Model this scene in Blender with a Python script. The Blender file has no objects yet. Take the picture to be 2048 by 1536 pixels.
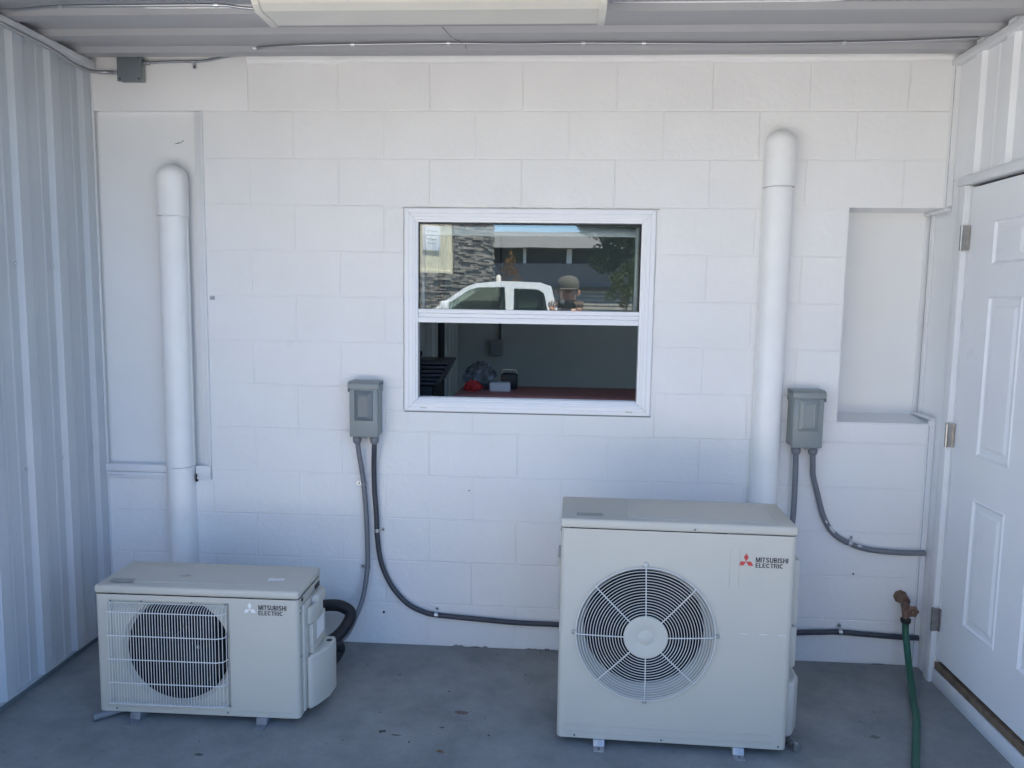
import bpy, bmesh, math, random
from mathutils import Vector, Matrix, noise
random.seed(7)
sc = bpy.context.scene
C = sc.collection
PI = math.pi
# ---------------------------------------------------------------- camera
cam = bpy.data.objects.new('camera', bpy.data.cameras.new('camera'))
C.objects.link(cam); sc.camera = cam
cam.location = (1.40487, -3.5035, 1.63078)
cam.rotation_euler = (1.46158, -0.01455, 0.06293)
cam.data.sensor_width = 36.0
cam.data.lens = 1567.4 / 2048 * 36
cam.data.clip_start = 0.01
cam.data.clip_end = 2000
# ---------------------------------------------------------------- light
SUN_EL, SUN_AZ = math.radians(66), math.radians(60)      # azimuth from +X towards +Y
sd = Vector((math.cos(SUN_EL)*math.cos(SUN_AZ), math.cos(SUN_EL)*math.sin(SUN_AZ), math.sin(SUN_EL)))
w = bpy.data.worlds.new('World'); sc.world = w; w.use_nodes = True
nt = w.node_tree
sky = nt.nodes.new('ShaderNodeTexSky'); sky.sky_type = 'NISHITA'; sky.sun_disc = False
sky.sun_elevation = SUN_EL
sky.sun_rotation = math.atan2(sd.x, sd.y)
sky.air_density = 1.0; sky.dust_density = 0.0; sky.ozone_density = 10.0
bg = nt.nodes['Background']; bg.inputs[1].default_value = 0.125
nt.links.new(sky.outputs[0], bg.inputs[0])
sl = bpy.data.lights.new('sun', 'SUN'); sl.energy = 5.0; sl.angle = math.radians(0.53); sl.color = (1, 0.91, 0.78)
so = bpy.data.objects.new('sun', sl); C.objects.link(so)
so.rotation_euler = sd.to_track_quat('Z', 'Y').to_euler()
sc.view_settings.view_transform = 'Standard'; sc.view_settings.look = 'None'
sc.view_settings.gamma = 1.0; sc.view_settings.exposure = 2.05
try: sc.view_settings.use_curve_mapping = False
except Exception: pass
sc.cycles.max_bounces = 10; sc.cycles.diffuse_bounces = 6; sc.cycles.glossy_bounces = 4; sc.cycles.transparent_max_bounces = 12

# ---------------------------------------------------------------- materials
def mat(name, col, rough=0.6, metal=0.0, vary=0.0, vscale=6.0, bump=0.0, bscale=60.0, bdist=0.002, spec=0.5, dirt=None, coat=0.0):
    m = bpy.data.materials.new(name); m.use_nodes = True
    t = m.node_tree; b = t.nodes['Principled BSDF']
    b.inputs['Base Color'].default_value = (*col, 1); b.inputs['Roughness'].default_value = rough
    b.inputs['Metallic'].default_value = metal; b.inputs['Specular IOR Level'].default_value = spec
    b.inputs['Coat Weight'].default_value = coat
    g = t.nodes.new('ShaderNodeNewGeometry')
    def nz(scale, detail=4, rgh=0.55):
        n = t.nodes.new('ShaderNodeTexNoise'); n.inputs['Scale'].default_value = scale
        n.inputs['Detail'].default_value = detail; n.inputs['Roughness'].default_value = rgh
        t.links.new(g.outputs['Position'], n.inputs['Vector']); return n
    last = None
    if vary:
        n = nz(vscale); r = t.nodes.new('ShaderNodeValToRGB')
        r.color_ramp.elements[0].position = 0.3; r.color_ramp.elements[1].position = 0.7
        r.color_ramp.elements[0].color = (*[c*(1-vary) for c in col], 1); r.color_ramp.elements[1].color = (*[min(1, c*(1+vary*.6)) for c in col], 1)
        t.links.new(n.outputs['Fac'], r.inputs['Fac']); last = r.outputs['Color']
    if dirt:                       # (colour, scale, threshold, strength)
        dc, dscale, th, ds = dirt
        n = nz(dscale, 6, 0.65); r = t.nodes.new('ShaderNodeValToRGB')
        r.color_ramp.elements[0].position = th; r.color_ramp.elements[0].color = (0, 0, 0, 1)
        r.color_ramp.elements[1].position = th + 0.12; r.color_ramp.elements[1].color = (ds, ds, ds, 1)
        t.links.new(n.outputs['Fac'], r.inputs['Fac'])
        mx = t.nodes.new('ShaderNodeMix'); mx.data_type = 'RGBA'
        t.links.new(r.outputs['Color'], mx.inputs['Factor'])
        if last: t.links.new(last, mx.inputs['A'])
        else: mx.inputs['A'].default_value = (*col, 1)
        mx.inputs['B'].default_value = (*dc, 1); last = mx.outputs['Result']
    if last: t.links.new(last, b.inputs['Base Color'])
    if bump:
        n = nz(bscale, 5, 0.6); bp = t.nodes.new('ShaderNodeBump'); bp.inputs['Strength'].default_value = bump
        bp.inputs['Distance'].default_value = bdist
        t.links.new(n.outputs['Fac'], bp.inputs['Height']); t.links.new(bp.outputs['Normal'], b.inputs['Normal'])
    return m
M = {}
M['block'] = mat('painted_block', (.80, .795, .785), .6, vary=.03, vscale=3, bump=.8, bscale=34, bdist=.004, dirt=((.58, .57, .55), 9, .66, .35))
M['panelboard'] = mat('painted_board', (.80, .80, .79), .5, vary=.02, vscale=4, bump=.15, bscale=30)
M['trim'] = mat('white_trim', (.74, .75, .76), .42, vary=.03, vscale=8)
M['vinyl'] = mat('white_vinyl', (.82, .83, .85), .35, vary=.015, vscale=12)
M['caulk'] = mat('caulk', (.62, .60, .54), .7, vary=.15, vscale=30, bump=.6, bscale=80)
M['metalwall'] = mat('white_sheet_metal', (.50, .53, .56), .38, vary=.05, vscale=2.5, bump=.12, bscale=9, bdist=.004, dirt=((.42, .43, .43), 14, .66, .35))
M['rightmetal'] = mat('right_sheet_metal', (.80, .81, .82), .38, vary=.04, vscale=2.5, bump=.1, bscale=9, bdist=.004)  # lighter than the left cladding to carry the brighter light on this side
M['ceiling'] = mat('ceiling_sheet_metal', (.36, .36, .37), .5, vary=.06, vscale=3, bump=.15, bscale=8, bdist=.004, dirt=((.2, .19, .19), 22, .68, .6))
M['duct'] = mat('line_cover_plastic', (.83, .83, .82), .38, vary=.04, vscale=7, dirt=((.55, .53, .5), 16, .66, .35))
M['ivory'] = mat('ivory_enamel', (.51, .495, .435), .42, vary=.03, vscale=5, dirt=((.42, .40, .36), 11, .68, .35), bump=.05, bscale=200)
M['ivoryp'] = mat('ivory_plastic', (.51, .505, .455), .5, vary=.03, vscale=6)
M['wire'] = mat('grille_wire', (.64, .65, .63), .35)
M['dark'] = mat('dark_interior', (.008, .009, .012), .7, spec=.2)
M['fan'] = mat('fan_blade', (.010, .011, .016), .6, spec=.2)
M['cond'] = mat('condenser_back', (.015, .016, .02), .7, spec=.2)
M['print'] = mat('dark_print', (.012, .012, .016), .6)
M['red'] = mat('red_print', (.50, .05, .04), .5)
M['pale'] = mat('pale_print', (.78, .78, .76), .5)
M['boxgrey'] = mat('grey_enamel', (.24, .27, .27), .4, vary=.04, vscale=12, dirt=((.34, .35, .33), 18, .62, .4))
M['boxdark'] = mat('dark_grey_enamel', (.15, .175, .19), .35, vary=.05, vscale=20)
M['cgrey'] = mat('grey_conduit', (.17, .18, .20), .42, vary=.06, vscale=20)
M['cdark'] = mat('dark_conduit', (.045, .05, .065), .42, vary=.06, vscale=20)
M['cpaint'] = mat('white_paint_smear', (.62, .62, .64), .6)
M['galv'] = mat('galvanised_steel', (.62, .64, .66), .28, metal=1.0, vary=.15, vscale=60)
M['nickel'] = mat('nickel', (.40, .39, .38), .3, metal=1.0, vary=.15, vscale=50)
M['armour'] = mat('armoured_cable', (.42, .43, .45), .35, metal=.9)
M['brass'] = mat('weathered_brass', (.19, .12, .085), .5, metal=.35, vary=.3, vscale=60, bump=.4, bscale=150)
M['hose'] = mat('green_hose', (.014, .105, .065), .4, vary=.12, vscale=12)
M['rubber'] = mat('black_rubber', (.014, .015, .018), .55, vary=.2, vscale=30)
M['wood'] = mat('raw_wood', (.19, .135, .09), .75, vary=.35, vscale=24, bump=.4, bscale=60)
M['doorpaint'] = mat('door_paint', (.79, .80, .82), .36, vary=.02, vscale=3, dirt=((.6, .61, .63), 6, .62, .3))
M['lens'] = mat('fixture_lens', (.60, .585, .53), .4, vary=.04, vscale=5, dirt=((.5, .48, .42), 10, .66, .4))
M['paperwhite'] = mat('paper_label', (.78, .79, .8), .6)
M['labelgrey'] = mat('faded_label', (.36, .36, .33), .6, vary=.25, vscale=120)
def concrete():
    m = mat('concrete', (.2, .2, .205), .78)
    t = m.node_tree; b = t.nodes['Principled BSDF']; g = t.nodes.new('ShaderNodeNewGeometry')
    def nz(s, d=6, r=.6):
        n = t.nodes.new('ShaderNodeTexNoise'); n.inputs['Scale'].default_value = s; n.inputs['Detail'].default_value = d; n.inputs['Roughness'].default_value = r
        t.links.new(g.outputs['Position'], n.inputs['Vector']); return n
    r = t.nodes.new('ShaderNodeValToRGB'); e = r.color_ramp.elements
    e[0].position = .3; e[0].color = (.172, .183, .180, 1); e[1].position = .70; e[1].color = (.292, .298, .290, 1)
    n1 = nz(4.5, 10, .72); t.links.new(n1.outputs['Fac'], r.inputs['Fac'])
    r2 = t.nodes.new('ShaderNodeValToRGB'); f = r2.color_ramp.elements
    f[0].position = .675; f[0].color = (0, 0, 0, 1); f[1].position = .76; f[1].color = (.7, .7, .7, 1)
    n2 = nz(34, 3, .5); t.links.new(n2.outputs['Fac'], r2.inputs['Fac'])
    mx = t.nodes.new('ShaderNodeMix'); mx.data_type = 'RGBA'; mx.inputs['B'].default_value = (.09, .08, .075, 1)
    t.links.new(r2.outputs['Color'], mx.inputs['Factor']); t.links.new(r.outputs['Color'], mx.inputs['A'])
    r3 = t.nodes.new('ShaderNodeValToRGB'); f = r3.color_ramp.elements
    f[0].position = .6; f[0].color = (0, 0, 0, 1); f[1].position = .75; f[1].color = (.5, .5, .5, 1)
    n3 = nz(5.5, 9, .75); t.links.new(n3.outputs['Fac'], r3.inputs['Fac'])
    m2 = t.nodes.new('ShaderNodeMix'); m2.data_type = 'RGBA'; m2.inputs['B'].default_value = (.31, .31, .3, 1)
    t.links.new(r3.outputs['Color'], m2.inputs['Factor']); t.links.new(mx.outputs['Result'], m2.inputs['A'])
    t.links.new(m2.outputs['Result'], b.inputs['Base Color'])
    bp = t.nodes.new('ShaderNodeBump'); bp.inputs['Strength'].default_value = .5; bp.inputs['Distance'].default_value = .004
    n4 = nz(70, 6, .7); t.links.new(n4.outputs['Fac'], bp.inputs['Height']); t.links.new(bp.outputs['Normal'], b.inputs['Normal'])
    return m
M['concrete'] = concrete()
M['asphalt'] = mat('asphalt', (.075, .074, .072), .85, vary=.25, vscale=1.5, bump=.5, bscale=90)
M['apron'] = mat('pale_concrete', (.60, .575, .52), .8, vary=.12, vscale=1.2, bump=.3, bscale=60)  # made pale so the unseen apron bounces more sun
def glassmat(name, refl, tint=(.86, .9, .9)):
    m = bpy.data.materials.new(name); m.use_nodes = True; t = m.node_tree; t.nodes.clear()
    o = t.nodes.new('ShaderNodeOutputMaterial'); mx = t.nodes.new('ShaderNodeMixShader')
    tr = t.nodes.new('ShaderNodeBsdfTransparent'); tr.inputs[0].default_value = (*tint, 1)
    gl = t.nodes.new('ShaderNodeBsdfGlossy'); gl.inputs['Roughness'].default_value = 0.0; gl.inputs[0].default_value = (1, 1, 1, 1)
    fr = t.nodes.new('ShaderNodeFresnel'); fr.inputs['IOR'].default_value = 1.5
    ad = t.nodes.new('ShaderNodeMath'); ad.operation = 'ADD'; ad.inputs[1].default_value = refl; ad.use_clamp = True
    g = t.nodes.new('ShaderNodeNewGeometry'); n = t.nodes.new('ShaderNodeTexNoise'); n.inputs['Scale'].default_value = 5; n.inputs['Detail'].default_value = 1
    bp = t.nodes.new('ShaderNodeBump'); bp.inputs['Strength'].default_value = .06; bp.inputs['Distance'].default_value = .002
    t.links.new(g.outputs['Position'], n.inputs['Vector']); t.links.new(n.outputs['Fac'], bp.inputs['Height']); t.links.new(bp.outputs['Normal'], gl.inputs['Normal'])
    t.links.new(fr.outputs[0], ad.inputs[0]); t.links.new(ad.outputs[0], mx.inputs[0])
    t.links.new(tr.outputs[0], mx.inputs[1]); t.links.new(gl.outputs[0], mx.inputs[2]); t.links.new(mx.outputs[0], o.inputs[0])
    return m
M['glass'] = glassmat('window_glass', 0.06)
M['carglass'] = glassmat('car_glass', 0.03, (.62, .68, .66))
M['bag'] = mat('clear_plastic', (.16, .18, .22), .3, vary=.95, vscale=28); M['bag'].node_tree.nodes['Principled BSDF'].inputs['Alpha'].default_value = .6

# ---------------------------------------------------------------- mesh helpers
class MB:
    def __init__(s): s.v = []; s.f = []; s.sm = []
    def add(s, v, f, smooth=False):
        o = len(s.v); s.v += [tuple(p) for p in v]; s.f += [tuple(i+o for i in q) for q in f]; s.sm += [smooth]*len(f); return s
    def box(s, x0, x1, y0, y1, z0, z1):
        return s.add([(x0,y0,z0),(x1,y0,z0),(x1,y1,z0),(x0,y1,z0),(x0,y0,z1),(x1,y0,z1),(x1,y1,z1),(x0,y1,z1)],
                     [(0,3,2,1),(4,5,6,7),(0,1,5,4),(1,2,6,5),(2,3,7,6),(3,0,4,7)])
    def tube(s, pts, r, n=10, caps=True, up=None):
        P = [Vector(p) for p in pts]; R = r if isinstance(r, (list, tuple)) else [r]*len(P)
        T = [((P[min(i+1,len(P)-1)]-P[max(i-1,0)]).normalized()) for i in range(len(P))]
        a = Vector(up) if up else (Vector((0,0,1)) if abs(T[0].z) < .9 else Vector((1,0,0)))
        nrm = (a - T[0]*a.dot(T[0])).normalized(); v = []
        for i, p in enumerate(P):
            if i: nrm = (nrm - T[i]*nrm.dot(T[i])).normalized()
            b = T[i].cross(nrm)
            for k in range(n):
                t = 2*PI*k/n; v.append(p + (nrm*math.cos(t) + b*math.sin(t))*R[i])
        f = [(i*n+k, i*n+(k+1)%n, (i+1)*n+(k+1)%n, (i+1)*n+k) for i in range(len(P)-1) for k in range(n)]
        s.add(v, f, True)
        if caps: s.add([v[k] for k in range(n)], [tuple(reversed(range(n)))]); s.add([v[(len(P)-1)*n+k] for k in range(n)], [tuple(range(n))])
        return s
    def lathe(s, prof, o=(0,0,0), axis='z', n=20, smooth=True):   # prof: (r, h)
        v = []
        for r, h in prof:
            for k in range(n):
                t = 2*PI*k/n; a, b = r*math.cos(t), r*math.sin(t)
                p = {'z': (a, b, h), 'y': (a, h, b), 'x': (h, a, b)}[axis]
                v.append((p[0]+o[0], p[1]+o[1], p[2]+o[2]))
        m = len(prof)
        f = [(i*n+k, i*n+(k+1)%n, (i+1)*n+(k+1)%n, (i+1)*n+k) for i in range(m-1) for k in range(n)]
        if prof[0][0] > 1e-6: f.append(tuple(reversed(range(n))))
        if prof[-1][0] > 1e-6: f.append(tuple((m-1)*n+k for k in range(n)))
        return s.add(v, f, smooth)
    def prism(s, poly, fn, h0, h1, smooth=False):       # poly of 2D points, fn(a,b,h)->xyz
        n = len(poly); v = [fn(a, b, h0) for a, b in poly] + [fn(a, b, h1) for a, b in poly]
        s.add(v, [tuple(range(n)), tuple(reversed(range(n, 2*n)))])
        return s.add(v, [(i, i+n, (i+1) % n+n, (i+1) % n) for i in range(n)], smooth)
    def rings(s, rect, prof, fn, cap=True):             # nested rectangles: prof = [(inset, height)]
        a0, a1, b0, b1 = rect; v = []
        for i, h in prof: v += [fn(a0+i, b0+i, h), fn(a1-i, b0+i, h), fn(a1-i, b1-i, h), fn(a0+i, b1-i, h)]
        f = [(j*4+k, j*4+(k+1) % 4, j*4+4+(k+1) % 4, j*4+4+k) for j in range(len(prof)-1) for k in range(4)]
        if cap: e = (len(prof)-1)*4; f.append((e, e+1, e+2, e+3))
        return s.add(v, f)
    def build(s, name, m=None, parent=None, loc=None, rotz=0, recalc=True, bevel=0, seg=2):
        me = bpy.data.meshes.new(name); me.from_pydata(s.v, [], s.f); me.update()
        for i, p in enumerate(me.polygons): p.use_smooth = s.sm[i]
        b = bmesh.new(); b.from_mesh(me)
        bmesh.ops.remove_doubles(b, verts=b.verts, dist=1e-5)
        if recalc: bmesh.ops.recalc_face_normals(b, faces=b.faces)
        if bevel:
            es = [e for e in b.edges if len(e.link_faces) == 2 and e.calc_face_angle(0) > .6]
            bmesh.ops.bevel(b, geom=es, offset=bevel, segments=seg, affect='EDGES', profile=.5)
            for f in b.faces: f.smooth = True
        for e in b.edges:
            if len(e.link_faces) == 2 and e.calc_face_angle(0) > .75: e.smooth = False
        b.to_mesh(me); b.free()
        return link(name, me, m, parent, loc, rotz)
def link(name, me, m=None, parent=None, loc=None, rotz=0):
    o = bpy.data.objects.new(name, me); C.objects.link(o)
    if m: 
        me.materials.clear(); me.materials.append(m)
    if parent: o.parent = parent
    if loc: o.location = loc
    o.rotation_euler.z = rotz
    return o
def thing(name, label, cat, loc=(0,0,0), rotz=0, group=None):
    o = bpy.data.objects.new(name, None); C.objects.link(o); o.empty_display_size = .05
    o.location = loc; o.rotation_euler.z = rotz; return tag(o, label, cat, group)
def tag(o, label, cat, group=None):
    o['label'] = label; o['category'] = cat
    if group: o['group'] = group
    return o
def struct(o): o['kind'] = 'structure'; return o
def copy_tree(o, parent=None):
    c = o.copy(); C.objects.link(c)
    if parent: c.parent = parent
    for ch in list(o.children): copy_tree(ch, c)
    return c
def smooth_path(pts, k=6):
    P = [Vector(p) for p in pts]; out = []
    for i in range(len(P)-1):
        p0 = P[max(i-1,0)]; p1 = P[i]; p2 = P[i+1]; p3 = P[min(i+2,len(P)-1)]
        for j in range(k):
            t = j/k; out.append(.5*((2*p1)+(-p0+p2)*t+(2*p0-5*p1+4*p2-p3)*t*t+(-p0+3*p1-3*p2+p3)*t**3))
    return out+[P[-1]]
FR = lambda y0: (lambda a, b, h: (a, y0-h, b))        # facing the camera (-y)
RT = lambda x0: (lambda a, b, h: (x0-h, a, b))        # right wall, facing -x
LF = lambda x0: (lambda a, b, h: (x0+h, a, b))        # left wall, facing +x
UP = lambda z0: (lambda a, b, h: (a, b, z0+h))
def _rib(pts, w):
    """flat ribbon polygon strip along 2D points with mitred joints"""
    P = [Vector((a, c)) for a, c in pts]; L = []; R = []
    for i, p in enumerate(P):
        d0 = (P[i]-P[i-1]).normalized() if i else None; d1 = (P[i+1]-P[i]).normalized() if i < len(P)-1 else None
        if d0 is None: d0 = d1
        if d1 is None: d1 = d0
        n = Vector((-(d0+d1).y, (d0+d1).x)).normalized(); k = w/2/max(.5, n.dot(Vector((-d1.y, d1.x))))
        L.append(p+n*k); R.append(p-n*k)
    return [[L[i], L[i+1], R[i+1], R[i]] for i in range(len(P)-1)]
def _arc(cx, cy, rx, ry, a0, a1, n=8): return [(cx+rx*math.cos(math.radians(a0+(a1-a0)*i/n)), cy+ry*math.sin(math.radians(a0+(a1-a0)*i/n))) for i in range(n+1)]
_s = .19
def glyph(ch):
    q = lambda x0, x1, y0, y1: [(x0, y0), (x1, y0), (x1, y1), (x0, y1)]; h = _s/2
    if ch == 'M': return .86, [q(0, .16, 0, 1), q(.70, .86, 0, 1), [(.161, 1), (.161, .62), (.34, 0), (.43, 0), (.43, .30), (.235, 1)], [(.699, 1), (.699, .62), (.52, 0), (.4305, 0), (.4305, .30), (.625, 1)]]
    if ch == 'I': return _s, [q(0, _s, 0, 1)]
    if ch == 'T': return .64, [q(0, .64, .85, 1), q(.32-h, .32+h, 0, .849)]
    if ch == 'H': return .70, [q(0, _s, 0, 1), q(.70-_s, .70, 0, 1), q(_s+.001, .699-_s, .43, .58)]
    if ch == 'E': return .60, [q(0, _s, 0, 1), q(_s+.001, .60, .85, 1), q(_s+.001, .57, .43, .57), q(_s+.001, .60, 0, .15)]
    if ch == 'L': return .56, [q(0, _s, 0, 1), q(_s+.001, .56, 0, .15)]
    if ch == 'U': return .70, _rib([(h, 1)]+_arc(.35, .30, .35-h, .30-h, 180, 360, 10)+[(.70-h, 1)], _s)
    if ch == 'C': return .72, _rib(_arc(.38, .5, .38-h, .5-h, 42, 318, 16), _s)
    if ch == 'S': return .66, _rib(_arc(.33, .735, .33-h, .265-h+.01, 12, 200, 8)+[(.33, .51)]+_arc(.33, .27, .33-h, .27-h, 20, -168, 8), _s*.95)
    bowl = lambda y0, y1, x: _rib([(_s+.001, y1-.07)]+_arc(x-.22, (y0+y1)/2, .22-.08, (y1-y0)/2-.07, 90, -90, 8)+[(_s+.001, y0+.07)], .14)
    if ch == 'B': return .68, [q(0, _s, 0, 1)]+bowl(.50, 1, .66)+bowl(0, .499, .68)
    if ch == 'R': return .69, [q(0, _s, 0, 1)]+bowl(.42, 1, .67)+[[(.36, .419), (.53, .419), (.69, 0), (.50, 0)]]
def letters(word, x, z, width, cap, m, parent, y=-.0008):
    g = [glyph(c) for c in word]; gap = .10; tot = sum(a for a, _ in g)+gap*(len(g)-1); k = width/tot; cx = 0
    for a, polys in g:
        b = MB()
        for P in polys:
            P = [(p[0], p[1]) for p in P]; b.add([(x+(cx+p[0])*k, y, z+p[1]*cap) for p in P], [tuple(range(len(P)))])
        b.build('letter', m, parent, recalc=False); cx += a+gap

# ================================================================= SETTING
XL, XR, CZ = -0.735, 3.045, 2.672
RD = -2.05                      # how far the carport roof reaches; unseen edge set back for more sunlit ground
# floor slab (wall meets it at y=0)
g = MB(); g.box(XL-.25, XR+.25, RD-.35, .02, -.12, 0); struct(g.build('concrete_floor', M['concrete']))
g = MB(); g.add([(-16,-9.5,-.055),(3.4,-9.5,-.055),(3.4,RD-.35,-.055),(-16,RD-.35,-.055)], [(0,1,2,3)]); struct(g.build('bounce_apron', M['apron']))  # unseen apron, its extent and pale colour chosen to bounce sunlight inside
g = MB(); g.add([(-400,-500,-.07),(400,-500,-.07),(400,400,-.07),(-400,400,-.07)], [(0,1,2,3)]); struct(g.build('asphalt_ground', M['asphalt']))

# ---- back wall -----------------------------------------------------------
wall = thing('block_wall', 'white painted concrete block wall behind both outdoor units', 'wall', (1.15, 0, 0))
def wp(mb, name, m, **k):       # build in world coords, parent to the wall
    o = mb.build(name, m, **k); o.parent = wall; o.matrix_parent_inverse = Matrix.Translation((-1.15, 0, 0)); return o
WIN = (.700, 1.810, 1.112, 2.023); NI = (2.628, 3.30, 1.107, 2.037); LI = (-.9, -.209, .765, 2.4384)
TOP = 2.6416
def sub(r, h):
    x0, x1, z0, z1 = r; a0, a1, b0, b1 = h
    if x1 <= a0 or x0 >= a1 or z1 <= b0 or z0 >= b1: return [r]
    out = []
    if b0 > z0: out.append((x0, x1, z0, b0))
    if b1 < z1: out.append((x0, x1, b1, z1))
    lo, hi = max(z0, b0), min(z1, b1)
    if a0 > x0: out.append((x0, a0, lo, hi))
    if a1 < x1: out.append((a1, x1, lo, hi))
    return out
cells = []
for c in range(13):
    z0, z1 = c*.2032, (c+1)*.2032; off = 0 if c % 2 == 0 else .2032
    k = -3; xs = []
    while True:
        x = off + k*.4064
        if x > XR: break
        xs.append(x); k += 1
    xs = [x for x in xs if x > XL+.02]
    if c == 12: xs = [x for x in xs if x >= -.01]
    if c <= 6: xs = [x for x in xs if x < 2.5]         # no head joints show at the right, low down
    if c <= 3: xs = [x for x in xs if x > -.25 or x < -.3]
    xs = [XL] + xs + [XR]
    for a, b in zip(xs, xs[1:]):
        if b-a < .03: continue
        rs = [(a, b, z0, z1)]
        for h in (WIN, NI, LI): rs = [q for r in rs for q in sub(r, h)]
        cells += [r for r in rs if r[1]-r[0] > .02 and r[3]-r[2] > .02]
cache = {}
rnd = random.Random(3)
def block_mesh(wd, ht, var):
    key = (round(wd, 3), round(ht, 3), var)
    if key in cache: return cache[key]
    rr = random.Random(hash(key) & 0xffff)
    b = MB(); g_ = .0020; c_ = .0028; dp = rr.uniform(.0005, .0020); nx = 10; nz_ = 5
    # front face as a fine grid so its rim wanders like brushed-over mortar
    V = []
    us = [0, .012]+[i/nx for i in range(1, nx)]+[.988, 1]; ws = [0, .025]+[i/nz_ for i in range(1, nz_)]+[.975, 1]
    for j, wv in enumerate(ws):
        for i, u in enumerate(us):
            edge = i in (0, len(us)-1) or j in (0, len(ws)-1)
            x = g_+(wd-2*g_)*u; z = g_+(ht-2*g_)*wv
            if i == 1: x = g_+c_
            if i == len(us)-2: x = wd-g_-c_
            if j == 1: z = g_+c_
            if j == len(ws)-2: z = ht-g_-c_
            y = 0
            if edge: y = dp+rr.uniform(-.0008, .0006); x += rr.uniform(-.0012, .0012); z += rr.uniform(-.0012, .0012)
            V.append((x, y, z))
    n = len(us)
    F = [(j*n+i, j*n+i+1, (j+1)*n+i+1, (j+1)*n+i) for j in range(len(ws)-1) for i in range(n-1)]
    b.add(V, F, True); me = bpy.data.meshes.new('block'); me.from_pydata(b.v, [], b.f); me.update()
    me.materials.append(M['block']); cache[key] = me; return me
for (x0, x1, z0, z1) in cells:
    me = block_mesh(x1-x0, z1-z0, rnd.randrange(3))
    o = link('block', me); o.parent = wall; o.location = (x0-1.15, rnd.uniform(-.0007, .0006), z0)
    me.materials.clear() if False else None
# mortar and the body of the wall behind the blocks
core = MB()
def cb(x0, x1, z0, z1, y0=.0022, y1=.2): core.box(x0, x1, y0, y1, z0, z1)
cb(XL-.2, LI[1], 0, LI[2]); cb(XL-.2, LI[1], LI[3], TOP+.25); cb(LI[1], WIN[0], 0, TOP+.25)
cb(WIN[0], WIN[1], 0, WIN[2]); cb(WIN[0], WIN[1], WIN[3], TOP+.25)
cb(WIN[1], NI[0], 0, TOP+.25); cb(NI[0], 3.4, 0, NI[2]); cb(NI[0], 3.4, NI[3], TOP+.25)
wp(core, 'mortar', M['block'], recalc=False)
# top bead below the ceiling, with a wandering lower lip
b = MB(); n = 90; V = []
for i in range(n+1):
    x = .0+(XR-.0)*i/n; wob = .0035*noise.noise(Vector((x*7, 0, 1)))+.002*noise.noise(Vector((x*31, 2, 0)))
    dip = .012*math.exp(-((x-.385)/.02)**2)
    zb = 2.6445+wob-dip
    V += [(x, .002, zb-.002), (x, -.006, zb), (x, -.013, zb+.010), (x, -.014, 2.668), (x, -.006, 2.678+wob), (x, .003, 2.682)]
b.add(V, [(i*6+k, i*6+k+1, i*6+7+k, i*6+6+k) for i in range(n) for k in range(5)], True)
wp(b, 'top_bead', M['block'])
b = MB(); b.box(XL, .0, -.0025, .02, 2.4400, 2.673); wp(b, 'lintel_block', M['block'], bevel=.003)
# sealed former window on the left: board, frame strips, sill
b = MB(); b.box(XL-.05, LI[1], .028, .07, LI[2], LI[3]); wp(b, 'infill_board', M['panelboard'])
b = MB(); b.box(-.2515, -.222, .008, .05, .832, 2.4365); wp(b, 'frame_strip', M['trim'], bevel=.002)
b = MB(); b.box(-.2185, -.2085, -.011, .05, .832, 2.436); wp(b, 'frame_bead', M['trim'], bevel=.002)
b = MB(); b.box(XL+.004, -.416, -.017, .05, .797, .832); b.box(-.280, -.212, -.017, .05, .795, .832); wp(b, 'sill', M['trim'], bevel=.003)
b = MB()
for k, (z0, z1, y) in enumerate([(.780, .7945, -.012), (.7705, .7795, -.016), (.762, .770, -.008)]):
    b.box(XL+.02, -.416, y, .05, z0, z1); b.box(-.280, -.213, y, .05, z0, z1)
wp(b, 'sill_moulding', M['trim'], bevel=.0015)
b = MB(); b.box(-.2800, -.2755, -.019, .012, .758, .7943); wp(b, 'sill_shadow', M['dark'])  # dark strip stands in for the shadow beside the line-set cover
# niche on the right: smooth back, sloping sill, soffit come from the wall body
b = MB(); b.box(NI[0]-.01, 3.2, .19, .21, NI[2]-.02, NI[3]+.02); wp(b, 'niche_board', M['panelboard'])
b = MB(); b.add([(NI[0]-.001,-.001,1.1085),(3.10,-.001,1.1085),(3.10,.19,1.125),(NI[0]-.001,.19,1.125),(NI[0]-.001,-.001,1.10),(3.10,-.001,1.10)], [(0,1,2,3),(0,1,5,4)]); wp(b, 'niche_sill', M['trim'], recalc=False)
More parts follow.
